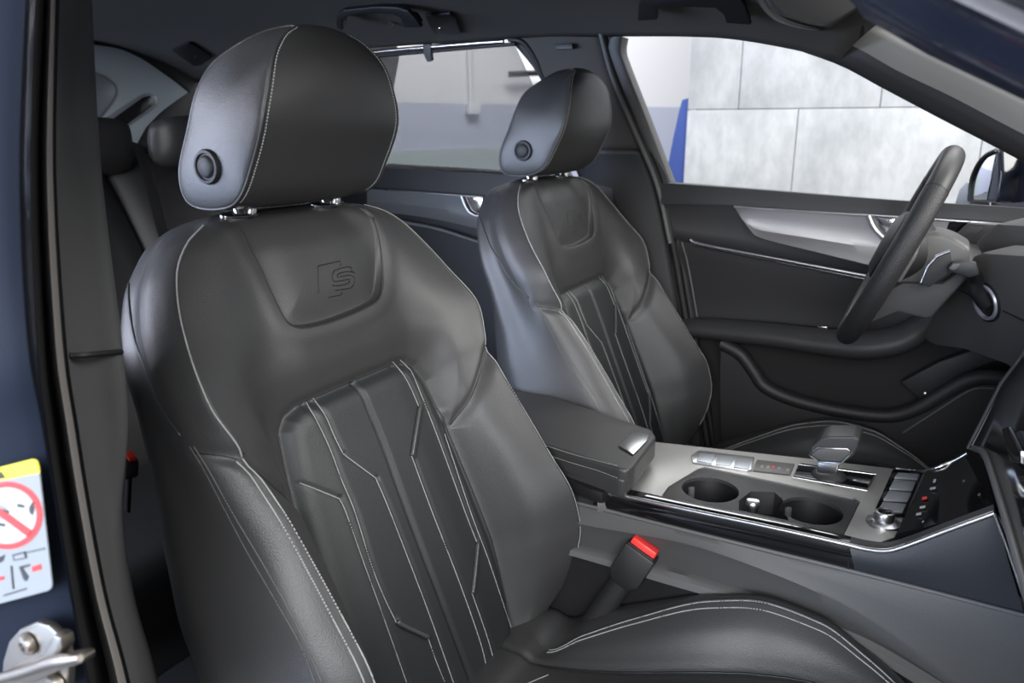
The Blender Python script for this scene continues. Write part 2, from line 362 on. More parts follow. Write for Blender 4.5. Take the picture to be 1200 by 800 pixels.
struct(box('floor_carpet', (-.9, 0, .10), (3.0, 1.42, .04), 'carpet', bev=.005))
struct(box('wall_rear', (-2.2, 0, .5), (.1, 1.5, .95), 'carpet', bev=.01))
# far B pillar
zz = [1.36, 1.22, 1.10, 1.0, .88, .7, .4, .15]; yy = [.565, .60, .645, .685, .695, .70, .70, .70]
spx = [(700, 28), (716, 88), (741, 150), (768, 215), (784, 285), (800, 375), (822, 500), (835, 600)]
R_ = [AY(x, y, y0) for (x, y), y0 in zip(spx, yy)]
rows = []
for k, p in enumerate(R_):
    w = .245 if k == 0 else .185 if k == 1 else .20
    rows.append([(p[0]-w, yy[k]+.03, p[2]), (p[0]-w, yy[k]+.008, p[2]), (p[0]-w+.02, yy[k]-.004, p[2]), (p[0]-w/2, yy[k]-.008, p[2]), (p[0]-.02, yy[k]-.004, p[2]), (p[0], yy[k]+.006, p[2]), (p[0], yy[k]+.03, p[2])])
rows = np.array(rows); rows = np.stack([cat(rows[:, j], 8) for j in range(rows.shape[1])], 1); nb = len(rows)
bp = struct(grid('trim_pillar_left', rows[:20], 'headliner', closed_u=True, cap=True)); grid('lower_cover', rows[19:], 'soft', bp, closed_u=True, cap=True)
slab('label_slot', [AY(x, y, .553) for x, y in ((650, 52), (670, 51), (671, 57), (651, 58))], (0, .012, 0), 'black', bp, .001)
tube('door_seal', cat([AY(x+4, y, y0-.004) for (x, y), y0 in zip(spx, yy)], 8), .0075, 'rubber', bp, 8)
tube('seal_lip', cat([AY(x+1, y, y0-.012) for (x, y), y0 in zip(spx[:5], yy)], 8), .0055, 'mid_grey', bp, 8)
tube('seal_gap', cat([AY(x+11, y, y0+.006) for (x, y), y0 in zip(spx, yy)], 8), .009, 'black', bp, 8)
# far A pillar
e0 = line([(930, 56), (985, 76), (1030, 100), (1100, 137), (1160, 168), (1215, 198), (1300, 250)], [.585, .563, .56, .57, .58, .59, .61])
e1 = line([(955, 34), (1008, 58), (1050, 82), (1115, 113), (1170, 142), (1220, 168), (1300, 212)], [.56, .538, .535, .545, .555, .565, .585])
e2 = line([(985, 12), (1036, 38), (1080, 58), (1130, 82), (1180, 105), (1220, 123), (1300, 160)], [.535, .513, .51, .52, .53, .54, .56])
e0, e1, e2 = [np.vstack([e, e[-1:]+(.22, .03, -.085), e[-1:]+(.5, .07, -.2)]) for e in (e0, e1, e2)]
ap_ = struct(loft('trim_pillar_front', [e0+(0, .03, 0), e0, e0*.5+e1*.5+(0, -.004, 0), e1], 'soft', n=40, across=5, thick=(.02, .03, .02)))
loft('cloth_cover', [e1, e1*.5+e2*.5+(0, -.006, .003), e2, e2+(.02, .03, .02)], 'pillar_olive', ap_, n=40, across=5, thick=(.02, .03, .01))
# near A pillar and roof rail at the camera
a0 = [(900, -62), (960, -18), (1030, 33), (1110, 76), (1200, 117), (1300, 160)]
offs = [(0, -.575), (18, -.60), (62, -.625), (75, -.64), (84, -.645), (97, -.66), (106, -.655), (112, -.665), (150, -.70)]
def rail(o, Y):
    p = [AY(x+o*.45, y-o*.85, Y) for x, y in a0]
    return cat([p[0]+(-.85, -.005, .085), p[0]+(-.40, -.005, .075)]+p+[p[-1]+(.25, -.035, -.085), p[-1]+(.62, -.08, -.22)], 6)
L = [rail(o, Y) for o, Y in offs]
na = struct(loft('trim_pillar_near', L[:4], 'navy_paint', n=40, across=4, thick=(.03, .015, .03))); loft('seal_strip', L[3:6], 'rubber_tan', na, 40, 4, (.03, .015, .03)); loft('outer_rail', L[5:], 'navy_paint', na, 40, 4, (.03, .015, .03))  # seal strip lightened to stand for the bright reflection along the rail
# near B pillar, door seals
py_ = [-90, 0, 200, 400, 500, 600, 700, 800, 900]; dY = [.07, .06, .03, 0, 0, 0, 0, 0, 0]
c1 = [30, 28, 21, 28, 43, 58, 73, 90, 102]; c2 = [44, 42, 36, 44, 55, 70, 86, 105, 118]; c3 = [57, 55, 48, 57, 70, 86, 105, 129, 144]; c4 = [67, 65, 62, 73, 87, 103, 122, 148, 163]; c5 = [72, 70, 66, 78, 92, 108, 127, 153, 168]; c6 = [107, 108, 119, 143, 150, 144, 158, 186, 200]
def col(c, Y, dx=0): return cat([AY(x+dx, y, Y+d) for x, y, d in zip(c, py_, dY)], 8)
nbp = struct(loft('trim_pillar_right', [col(c5, -.76), col(c5, -.745, 3), col(c5, -.725)*.55+col(c6, -.70)*.45, col(c6, -.69, -4), col(c6, -.67)], 'cloth_grey', n=70, across=5, thick=(-.05, .012, 0)))
loft('seat_light_block', [col(c6, -.672, -3)[26:], col(c6, -.672, -3)[26:]+(-.24, -.004, 0)], 'black', nbp, n=40, smooth_across=False, thick=(0, -.02, 0))  # added blocker: keeps rear light off the lower seat side, black like the gap
sp_ = [AY(82, 417, -.748), AY(100, 416, -.737), AY(122, 414, -.716), AY(142, 412, -.688)]; tube('cover_joint', cat(sp_, 6), .0028, 'black', nbp, 6)
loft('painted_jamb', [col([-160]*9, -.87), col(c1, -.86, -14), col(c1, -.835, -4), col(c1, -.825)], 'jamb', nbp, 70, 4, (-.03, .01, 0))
loft('flange', [col(c1, -.825), (col(c1, -.81)+col(c2, -.81))/2, col(c2, -.80)], 'navy_paint', nbp, 70, 5, (-.03, .015, 0))
loft('groove', [col(c2, -.80), col(c3, -.772)], 'rubber', nbp, 70, 4, (-.03, .01, 0))
loft('door_seal', [col(c3, -.772), (col(c3, -.782)+col(c4, -.782))/2, col(c4, -.762)], 'rubber_tan', nbp, 70, 5, (-.03, .01, 0))
loft('seal_gap', [col(c4, -.762), col(c5, -.758)], 'rubber', nbp, 70, 4, (-.03, .01, 0))
struct(box('trim_sill', (-.2, -.74, .20), (1.6, .10, .22), 'black', bev=.02))
# rear quarter panel
XQ = -2.0
struct(slab('trim_rear_backing', [AX(x, y, XQ-.02) for x, y in ((60, -20), (420, -20), (470, 60), (440, 230), (60, 230))], (-.08, 0, 0), 'soft', None, .01))  # added dark slab, closes the bright gap beside the quarter panel
qp = struct(slab('trim_rear_quarter', [AX(x, y, XQ) for x, y in ((90, 44), (112, 50), (140, 55), (165, 66), (185, 79), (205, 93), (223, 108), (205, 120), (188, 133), (172, 150), (160, 172), (150, 192), (90, 192))], (-.06, 0, 0), 'rear_lit', None, .008))
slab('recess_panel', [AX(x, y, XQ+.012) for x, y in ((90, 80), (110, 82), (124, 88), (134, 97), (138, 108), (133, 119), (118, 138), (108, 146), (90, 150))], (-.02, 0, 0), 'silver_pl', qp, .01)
slab('slot_frame', [AX(x, y, XQ+.004) for x, y in ((116, 149), (118, 142), (166, 111), (176, 109), (185, 113), (186, 122), (180, 128), (145, 152))], (-.012, 0, 0), 'silver_pl', qp, .003)
slab('belt_slot', [AX(x, y, XQ+.007) for x, y in ((121, 148), (168, 114), (176, 112), (182, 116), (182, 122), (142, 151))], (-.012, 0, 0), 'gloss', qp, .002)
tube('panel_seam', cat([AX(x, y, XQ+.002) for x, y in ((108, 51), (140, 56), (165, 67), (185, 80), (205, 94), (223, 108))], 8), .003, 'black', qp, 6)
# ================================================================== front seats
RHO = math.radians(22); SO = np.array([-.50, -.38, .42])
sV = np.array([-math.sin(RHO), 0, math.cos(RHO)]); sW = np.array([math.cos(RHO), 0, math.sin(RHO)]); sU = np.array([0, 1.0, 0])
def SW(p): p = np.asarray(p, float); return SO+p[..., 0:1]*sU+p[..., 1:2]*sV+p[..., 2:3]*sW
# ---- backrest surface
TB = np.array([ # v     ui    wc     um    wm     ur    wr     uo    wo     us    ws     wb
    (-.12, .150, -.020, .175, -.02, .190, -.02, .215, -.04, .215, -.10, -.12),
    (-.06, .155, -.012, .180, .000, .205, .005, .235, -.01, .235, -.10, -.13),
    (-.02, .158, -.006, .195, .020, .233, .045, .258, .020, .262, -.10, -.14),
    (.032, .160, .000, .200, .050, .237, .090, .268, .055, .275, -.09, -.15),
    (.080, .160, .003, .200, .068, .240, .113, .274, .070, .280, -.08, -.16),
    (.130, .159, .004, .198, .074, .238, .120, .275, .074, .280, -.08, -.16),
    (.200, .157, .003, .196, .067, .235, .106, .272, .064, .280, -.08, -.16),
    (.300, .153, .001, .192, .048, .234, .083, .264, .042, .272, -.08, -.14),
    (.385, .148, .000, .192, .034, .241, .064, .268, .024, .262, -.07, -.12),
    (.450, .140, .008, .200, .034, .257, .054, .268, .010, .254, -.07, -.10),
    (.520, .120, .014, .180, .024, .240, .032, .254, -.010, .243, -.075, -.10),
    (.585, .100, .014, .155, .018, .211, .016, .226, -.020, .216, -.075, -.10),
    (.618, .085, .010, .132, .014, .180, .010, .198, -.020, .190, -.072, -.095),
    (.638, .070, .004, .105, .006, .142, .001, .170, -.025, .168, -.070, -.09),
    (.650, .060, -.010, .090, -.010, .116, -.012, .142, -.035, .146, -.062, -.08)])
NV = 380; vs = np.linspace(-.12, .650, NV); T_ = [hermite(TB[:, 0], TB[:, k], vs) for k in range(TB.shape[1])]
NF = 130
def half_section(i):
    v, ui, wc, um, wm, ur, wr, uo, wo, us, ws, wb = [t[i] for t in T_]
    front = cat([(0, wc), (ui*.5, wc), (ui, wc-.002), (um, wm), (ur, wr)], 12)
    side = cat([(ur, wr), (ur+(uo-ur)*.55, wr-(wr-wo)*.35), (uo, wo), (us, (wo+ws)/2), (us, ws), (us*.86, wb+.012), (us*.5, wb), (0, wb)], 8)
    return np.vstack([resample(front, NF), resample(side, 60)[1:]])
HALF = np.array([half_section(i) for i in range(NV)])              # NV x 155 x 2
nh = HALF.shape[1]
ring = np.concatenate([HALF[:, ::-1]*np.array([-1, 1]), HALF[:, 1:-1]], 1)    # from back centre, left side, front, right side, back
NC = ring.shape[1]
ku = .30+.70*sstep((vs-.36)/.06)                       # the console side is flatter below the shoulder
for i in range(NV):
    m_ = ring[i, :, 0] > T_[5][i]; ring[i, m_, 0] = T_[5][i]+(ring[i, m_, 0]-T_[5][i])*ku[i]
BK = np.zeros((NV, NC, 3)); BK[..., 0] = ring[..., 0]; BK[..., 1] = vs[:, None]; BK[..., 2] = ring[..., 1]
top = []
for k, (s, dv) in enumerate(((.93, .0035), (.82, .0055), (.66, .0065), (.45, .007), (.2, .0072))):
    c = np.array([0, -.045]); r_ = c+(ring[-1]-c)*np.array([s if s > .5 else s, s]); row = np.zeros((NC, 3)); row[:, 0] = r_[:, 0]; row[:, 2] = r_[:, 1]; row[:, 1] = vs[-1]+dv; top.append(row)
BK = np.concatenate([BK, np.array(top)], 0); NV2 = len(BK)
QF = [(i*NC+j, i*NC+(j+1) % NC, (i+1)*NC+(j+1) % NC, (i+1)*NC+j) for i in range(NV2-1) for j in range(NC)]
flat = BK.reshape(-1, 3); fbvh = bvh_of(SW(flat), QF)
jc = np.arange(NC); is_front = np.tile((jc > 51) & (jc < NC-50), NV2)         # the columns between the two ridges
def uv_line(px, smooth=True): P, _ = trace(px, fbvh, 4.0, smooth); return to_uvw(P)[:, :2]
# ---- seams read on the surface
PX = dict(
 L1=[(359, 472), (372, 495), (387, 527), (400, 562), (415, 598), (435, 662), (450, 700), (464, 729)], L1b=[(464, 729), (501, 746)], L1c=[(501, 746), (510, 772), (521, 799)],
 L2=[(352, 566), (397, 584)], L2b=[(397, 584), (405, 600), (427, 662), (447, 717), (476, 799)],
 L3=[(367, 467), (381, 487), (392, 512), (402, 532)], L3b=[(402, 532), (440, 560)], L3c=[(440, 560), (457, 600), (500, 712), (531, 799)],
 C=[(418, 448), (432, 483), (449, 525), (476, 600), (512, 695), (551, 799)],
 R1=[(460, 424), (471, 437), (480, 452), (491, 477)], R1b=[(491, 477), (482, 534)], R1c=[(482, 534), (506, 599), (540, 687), (565, 760), (572, 799)],
 R2=[(469, 422), (478, 431), (485, 442), (512, 510), (545, 600), (559, 636)], R2b=[(559, 636), (553, 695)], R2c=[(553, 695), (572, 750), (579, 780), (577, 794)],
 R3a=[(522, 482), (521, 509)], R3=[(521, 509), (551, 599), (572, 655), (592, 715), (602, 745), (602, 757)])
UV = {k: uv_line(v, len(v) > 2) for k, v in PX.items()}
# insert outline, wing outline, pad outline in seat coordinates
INS = np.array([(-.150, -.12), (-.156, .0), (-.160, .10), (-.157, .20), (-.150, .29), (-.140, .345), (-.131, .385), (-.118, .400), (-.095, .407), (0, .408), (.095, .408), (.118, .404), (.134, .392), (.146, .365), (.154, .30), (.158, .20), (.161, .10), (.157, 0), (.150, -.12)])
INS[:, 0] = np.where(INS[:, 0] > 0, INS[:, 0]+.006, INS[:, 0])
WL = np.array([(-.30, .418), (-.272, .410), (-.243, .383), (-.205, .335), (-.158, .29)]); WR = np.array([(.30, .418), (.272, .40), (.245, .383), (.205, .335), (.166, .29)])
PAD = to_uvw(trace([(268, 262), (280, 275), (290, 295), (305, 322), (320, 352), (331, 373), (339, 381), (352, 384), (375, 380), (402, 371), (427, 360), (440, 351), (445, 337), (445, 310), (441, 279), (434, 256)], fbvh, 3.0)[0])[:, :2]
PADP = np.vstack([PAD, [(.085, .70), (-.085, .70)]])
WING = np.vstack([[(-.32, .75), (-.32, .425)], WL, INS[4:15], WR[::-1], [(.32, .425), (.32, .75)]])
pt = flat[:, :2]; fr = np.where(is_front)[0]; p2 = pt[fr]; dw = np.zeros(len(flat)); D = np.zeros(len(fr))
in_ins = inside(p2, INS); in_pad = inside(p2, PADP); in_wing = inside(p2, WING) & ~in_ins
dI = seg_dist(p2, INS); dP = seg_dist(p2, PAD); dW = np.minimum(seg_dist(p2, WL), seg_dist(p2, WR))
# the wing panel swells over its lower seams; insert and bolsters tuck under it
edge = np.minimum(np.where(p2[:, 1] > .27, dI, 9), dW)
lift = np.where(in_wing, .005*sstep((edge-.002)/.060)-.006*np.exp(-(edge/.0065)**2)-.003*np.exp(-(edge/.022)**2), 0)
lift = np.where(in_ins, -.009*np.exp(-(dI/.010)**2)+.004*sstep(dI/.03), lift)
lift = np.where(~in_ins & ~in_wing, -.009*np.exp(-(np.minimum(dW, dI)/.008)**2), lift)
# pad pressed in, its lower edge deepest
sd = np.where(in_pad, dP, -dP); deep = .002+.010*sstep((.60-p2[:, 1])/.09)
lift = lift-deep*sstep((sd+.0015)/.006)*(.5+.5*np.exp(-(dP/.03)**2))*(in_wing | in_pad)
lift = lift+.0015*np.exp(-((sd+.012)/.012)**2)*(p2[:, 1] < .63)
for k, dep, sg in (('C', .0065, .0036), ('L1', .0016, .003), ('L3', .0016, .003), ('R1', .0016, .003), ('R2', .0016, .003), ('L3b', .0016, .003), ('L3c', .0014, .003), ('R1c', .0014, .003), ('R2c', .0014, .003), ('R3', .0014, .003), ('L2', .0016, .003), ('L2b', .0014, .003)):
    if len(UV[k]) > 1: lift -= dep*np.exp(-(seg_dist(p2, UV[k])/sg)**2)
for k in ('R1b', 'R2b', 'L1b', 'R3a'): lift += .0016*np.exp(-((seg_dist(p2, UV[k])-.001)/.0035)**2)
# stretched-leather dimple at the head of each bolster
for s in (-1, 1): lift -= .002*np.exp(-(((p2[:, 0]-s*.236)/.010)**2+((p2[:, 1]-.350)/.035)**2))
dw[fr] = lift
# emblem on the pad, bracket and S: groove shade drawn as black lines
def emb(*pts): return [(360+x*.075, 290+y*.075) for x, y in pts]
EMB = [emb((180, 700), (165, 290), (520, 205), (520, 280)), emb((330, 780), (540, 735), (545, 700)),
       emb((700, 385), (690, 330), (640, 300), (440, 350), (395, 420), (400, 500), (440, 530), (660, 495)),
       emb((740, 390), (650, 372), (510, 398), (470, 430), (480, 465), (650, 430), (730, 460), (740, 530), (700, 615), (640, 640), (440, 670)),
       emb((395, 590), (480, 598), (640, 565), (660, 520))]
dw *= np.repeat(np.r_[np.ones(NV-8), np.linspace(1, .2, 8), np.zeros(NV2-NV)], NC)
flat[:, 2] += dw
BV = SW(flat)
def vnormals(V, F):
    F = np.array(F); N_ = np.zeros_like(V); n = np.cross(V[F[:, 2]]-V[F[:, 0]], V[F[:, 3]]-V[F[:, 1]])
    for k in range(4): np.add.at(N_, F[:, k], n)
    return N_/(np.linalg.norm(N_, axis=1)[:, None]+1e-15)
QFA = np.array(QF); BN = vnormals(BV, QF)
if (BN[fr]@sW).mean() < 0: QFA = QFA[:, ::-1]; BN = -BN
sbvh = bvh_of(BV, QFA.tolist())
# ---- split into upholstery panels
fc = flat[QFA].mean(1)[:, :2]; frontf = is_front[QFA].all(1)
reg = np.zeros(len(QFA), int)
reg[frontf & (fc[:, 1] < .45) & (fc[:, 0] < 0)] = 3; reg[frontf & (fc[:, 1] < .45) & (fc[:, 0] >= 0)] = 4
reg[frontf & inside(fc, WING)] = 1; reg[frontf & inside(fc, PADP)] = 5; reg[frontf & inside(fc, INS)] = 2
def sub(name, r, m, parent, lab=None):
    F = QFA[reg == r]; idx = np.unique(F); mp = -np.ones(len(BV), int); mp[idx] = np.arange(len(idx))
    o = mesh(name, BV[idx], mp[F], m, parent, normals=BN[idx])
    if lab: o['label'] = lab
    return o
def thread(name, lines, m, parent, pitch=.0040, r=.0006, L=.0025):
    for P, N_ in lines:
        if len(P) > 1: o = mesh(name, *stitches(P, N_, pitch, L, r), m, parent)
    return o
seat = thing('car_seat', 'black leather front passenger seat nearest the camera, round button on its headrest side', 'car seat', (-.30, -.38, .12), 'front seats of the car')
back = sub('backrest', 0, 'leather', seat)
sub('shoulder_panel', 1, 'leather', back, 'smooth shoulder panel sweeping down to a point on each side')
sub('center_insert', 2, 'leather_insert', back, 'stitched centre insert with angled channels')
sub('side_bolster', 3, 'leather', back); sub('side_bolster', 4, 'leather', back)
sub('neck_pad', 5, 'leather', back, 'sunken pad embossed with a bracketed letter S')
def tr(px, smooth=True): return trace(px, sbvh, 3.0, smooth)
ins_lines = [tr(PX[k], len(PX[k]) > 2) for k in ('L1', 'L1c', 'L2', 'L2b', 'L3', 'L3b', 'L3c', 'R1', 'R1c', 'R2', 'R2c', 'R3')]
thread('insert_stitching', ins_lines, 'thread', back, .0045, .0007, .0023)
for k in ('R1b', 'R2b', 'L1b'):
    p, n = tr(PX[k], False); mesh('insert_piping', *tube_geo(p+n*.0020, .0028, 10), 'piping', back)
LJ, RJ = 59, NC-59                                                   # ridge columns
def col_line(j, v0, v1, k=4):
    ii = np.where((vs >= v0) & (vs <= v1))[0][::k]; q = ii*NC+j; return BV[q], BN[q]
rl = [col_line(j, -.01, .383) for j in (LJ, LJ-1, RJ, RJ+1)]+[col_line(j, .385, .642) for j in (LJ, RJ)]
out_px = [[(223, 524), (240, 552), (264, 598), (290, 647), (325, 707), (352, 755), (369, 798)], [(228, 524), (247, 555), (272, 600), (312, 667), (347, 730), (377, 798)]]
ol = [tr(p) for p in out_px]
def mirror(ln):
    P, _ = ln; q = to_uvw(P); q[:, 0] *= -1; q = q[np.abs(q[:, 0]) < .268]; P2 = SW(q); out = []
    for p in P2:
        h, n, i, d = sbvh.find_nearest(Vector(p)); out.append((tuple(h), tuple(n)))
    return np.array([a for a, b in out]), np.array([b for a, b in out])
thread('bolster_stitching', rl, 'thread', back, .0052, .0009, .0028)
thread('side_stitching', ol+[mirror(l) for l in ol], 'thread_dark', back, .0040, .0006, .0028)
pl_ = [col_line(j, .385, .642) for j in (LJ+2, RJ-2)]; bp_px = [(205, 262), (175, 284), (155, 310), (151, 335), (152, 362), (158, 397), (168, 425), (177, 450), (192, 482), (212, 511)]
bpp = tr(bp_px); 
for P, n in [(p-.0012*n, n) for p, n in pl_]+[bpp, mirror(bpp)]: mesh('seam_piping', *tube_geo(resample(P, step=.006), .0017, 6), 'leather', back)
for e in EMB: P, n = tr(e, len(e) > 4); mesh('emblem_line', *tube_geo(P+n*.0001, .00075, 6), 'black', back)
def seam_line(uv, nm='panel_seam', r=.0010):
    P, N_ = onto(resample(uv, step=.004), sbvh)
    if len(P) > 2: mesh(nm, *tube_geo(P-N_*.0003, r, 6), 'black', back)
seam_line(UV['C'], 'center_seam'); seam_line(INS[1:-1]); seam_line(WL[1:]); seam_line(WR[2:]); seam_line(PAD)
# ---- headrest: loops in the (w, v) plane from centre to side
Le = np.array([(.024, .651, .115), (.057, .655, .12), (.087, .677, .12), (.113, .700, .12), (.128, .719, .118), (.140, .744, .110), (.150, .776, .096), (.152, .800, .071), (.150, .813, .045), (.138, .821, .040), (.118, .822, .060), (.094, .814, .085), (.060, .804, .100), (.037, .781, .113), (.010, .752, .117), (-.026, .714, .12), (-.036, .683, .118), (-.018, .664, .115)])
Lc = np.array([(.030, .646), (.070, .652), (.108, .680), (.132, .703), (.144, .722), (.155, .746), (.163, .777), (.162, .800), (.156, .814), (.143, .824), (.120, .829), (.096, .828), (.062, .820), (.030, .800), (.0, .768), (-.034, .722), (-.044, .686), (-.020, .660)])
lc, le3 = cat(Lc, 9, True), cat(Le, 9, True); le, ue = le3[:, :2], le3[:, 2]
def hr_pt(t, l, d=0.0): return SW(np.stack([t*(ue+d), l[:, 1], l[:, 0]], 1))
rows = []
for t in np.linspace(-1, 1, 61):
    k = abs(t)**2.6; rows.append((t, lc*(1-k)+le*k))
hr = grid('headrest', [hr_pt(t, l) for t, l in rows], 'leather', seat, closed_u=True)
cen = le.mean(0)
for s in (-1, 1):
    prof = [(1.0, .0), (.985, .0025), (.95, .004), (.88, .005), (.75, .006), (.5, .0065), (.25, .007), (.1, .007), (0, .007)]
    R2 = [cen+(le-cen)*k for k, d in prof]
    def q_(l): t = np.clip(l[:, 1]-.70+.35*(l[:, 0]-.05), 0, 1); return .121-1.5*t**2-607*t**5
    res = ue-q_(le)
    def side_u(l, k): return q_(l)+res*k**6
    grid('side_panel', [SW(np.stack([s*(side_u(l, prof[i][0])+d*.6), l[:, 1], l[:, 0]], 1)) for i, (l, (k, d)) in enumerate(zip(R2, prof))], 'leather', hr, closed_u=True)
    mesh('seam_piping', *tube_geo(hr_pt(s, le), .0018, 6, True), 'leather', hr)
st = []
for s in (-1, 1):
    t = .955; k = t**2.6; l = lc*(1-k)+le*k; P = hr_pt(s*t, l)[4:74]; N_ = P-SW(np.array([0, .74, .05])); N_ = N_-np.outer(N_@sU, sU)*.6; st.append((P, N_))
thread('headrest_stitching', st, 'thread', hr, .0052, .0009, .0028)
bc = SW(np.array([-.1225, .699, .027])); bx = np.array([0, -1.0, 0])
bt = lathe('adjustment_button', [(.0200, -.004), (.0200, .004), (.0185, .007), (.0155, .0075), (.0142, .005), (.013, .005), (.0122, .0072), (.0095, .009), (0, .0095)], bc, bx, 'shell', hr)
bt['label'] = 'round black push button'
for s in (-1, 1):
    hit = sbvh.ray_cast(Vector(SW(np.array([s*.077, .75, -.004]))), Vector(-sV)); hc = np.array(tuple(hit[0])); hn = np.array(tuple(hit[1])); hn = hn*np.sign(hn@sV); hx = np.cross(sU, hn)
    po = tube('headrest_post', [hc-sV*.02, hc+sV*.035], .0066, 'chrome', seat, 14)
    slab('post_collar', [hc-hn*.002+.030*math.cos(a)*sU+.013*math.sin(a)*hx for a in np.linspace(0, 2*np.pi, 32, endpoint=False)], hn*.006, 'dark_chrome', po, .002)
    lathe('release_catch', [(.0, .0), (.0078, .0), (.0078, .008), (.0055, .012), (0, .012)], hc+sU*.015, hn, 'satin', po, 16)
# ---- cushion: cross sections along the car
CT = np.array([ # x     zc    ui    zi    ur    zr    uo    zo    zb
    (-.53, .375, .120, .375, .170, .370, .225, .365, .22),
    (-.46, .385, .110, .382, .155, .380, .235, .385, .20),
    (-.435, .378, .110, .374, .150, .368, .232, .382, .20),
    (-.38, .388, .112, .384, .163, .404, .236, .412, .20),
    (-.31, .405, .120, .400, .183, .444, .238, .444, .20),
    (-.21, .428, .138, .426, .205, .492, .238, .484, .20),
    (-.135, .442, .155, .440, .216, .506, .238, .500, .20),
    (-.07, .452, .160, .450, .215, .499, .237, .492, .20),
    (-.014, .456, .155, .453, .203, .478, .236, .466, .20),
    (.035, .452, .140, .448, .185, .455, .240, .432, .20),
    (.075, .430, .120, .427, .165, .425, .225, .395, .20),
    (.105, .390, .100, .388, .150, .382, .215, .360, .21),
    (.120, .340, .090, .338, .140, .335, .205, .320, .22)])
xs = np.linspace(-.53, .12, 130); C_ = [hermite(CT[:, 0], CT[:, k], xs) for k in range(CT.shape[1])]
rows = []
for i in range(len(xs)):
    x, zc, ui, zi, ur, zr, uo, zo, zb = [c[i] for c in C_]
    f = resample(cat([(0, zc), (ui*.6, zc), (ui, zi), ((ui+ur)/2+.004, zi+(zr-zi)*.62), (ur, zr)], 10), 50)
    g = resample(cat([(ur, zr), ((ur+uo)/2+.004, (zr+zo)/2+.004), (uo, zo-.008), (uo+.004, zo-.05), (uo-.01, zb), (0, zb-.01)], 8), 40)[1:]
    h = np.vstack([f, g]); r_ = np.concatenate([h[::-1]*np.array([-1, 1]), h[1:-1]])
    rows.append(np.stack([np.full(len(r_), x), r_[:, 0]-.38, r_[:, 1]], 1))
rows = np.array(rows)
ccols = rows.shape[1]
# seam between the insert and the bolsters
q = rows[..., [1, 0]].reshape(-1, 2)+np.array([.38, 0])
for s in (-1, 1):
    ln = np.stack([s*C_[2], xs], 1); d_ = seg_dist(q, ln); up = rows[..., 2].reshape(-1) > .33
    rows[..., 2] -= (np.where(up, .004*np.exp(-(d_/.006)**2), 0)).reshape(rows.shape[:2])
cu = grid('seat_cushion', rows, 'leather', seat, closed_u=True, cap=True)
cv = rows.reshape(-1, 3); nr = len(xs)
cbvh = bvh_of(cv, [(i*ccols+j, i*ccols+(j+1) % ccols, (i+1)*ccols+(j+1) % ccols, (i+1)*ccols+j) for i in range(nr-1) for j in range(ccols)])
def cdrop(uv):
    P, N_ = [], []
    for u, x in uv:
        h, n, i, d = cbvh.ray_cast(Vector((x, u-.38, 1.0)), Vector((0, 0, -1)))
        if h is not None: P.append(tuple(h)); N_.append(tuple(n if n.z > 0 else -n))
    return np.array(P), np.array(N_)
sl = (xs > -.43) & (xs < .06); cl = []
for s in (-1, 1):
    for d_ in (-.0085, -.001): cl.append(cdrop(np.stack([s*(C_[4][sl]+d_), xs[sl]], 1)))
thread('cushion_stitching', cl, 'thread', cu, .0052, .0009, .0028)
for s in (-1, 1): mesh('cushion_piping', *tube_geo(cdrop(np.stack([s*C_[4][sl], xs[sl]], 1))[0], .0016, 6), 'leather', cu)
for s in (-1, 1): P, N_ = cdrop(np.stack([s*C_[2][sl], xs[sl]], 1)); mesh('insert_seam', *tube_geo(P-N_*.0005, .0014, 6), 'black', cu)
il = [cdrop([(u, x) for u, x in resample(p, step=.006)]) for p in ([(.00, -.40), (.02, -.22)], [(.02, -.22), (.105, -.135)], [(-.01, -.40), (-.03, -.22)], [(-.03, -.22), (-.10, -.12)], [(.0, -.44), (.055, -.42), (.085, -.40)])]
thread('insert_stitching', il, 'thread', cu, .0045, .0007, .0023)
sb = [(-.56, .22), (-.10, .22), (.06, .28), (.08, .32), (.06, .33), (-.50, .36), (-.60, .40)]
for s in (-1, 1): slab('side_trim', [(x, -.38+s*.205, z-.03) for x, z in sb], (0, s*.045, 0), 'shell', seat, .008)
box('seat_base', (-.25, -.38, .20), (.50, .36, .16), 'shell', seat, .01)
# seatback side hinge cover
seat2 = copy_tree(seat); seat2.location.y += .76
seat2['label'] = 'black leather driver seat behind the steering wheel, the farther of the two front seats'
# ================================================================== far front door
door = thing('car_door', 'far front door with a brushed silver inlay, armrest and thin chrome line', 'car door', (-.22, .73, .2))
dp_top = line([(775, 212), (900, 222), (1050, 234), (1200, 243), (1330, 253)], .705); dp_low = line([(775, 239), (870, 241), (1000, 250), (1100, 255), (1200, 262), (1330, 270)], .672)
rail_mid = dp_top*0; n_ = 60; T0, T1 = resample(dp_top, n_), resample(dp_low, n_)
grid('belt_rail', np.stack([T0+(0, .03, -.01), T0, T0*.88+T1*.12+(0, -.020, .004), T0*.55+T1*.45+(0, -.014, 0), T1*.9+T0*.1+(0, -.003, 0), T1, T1+(0, .05, 0)]), 'soft', door, sharp=60)
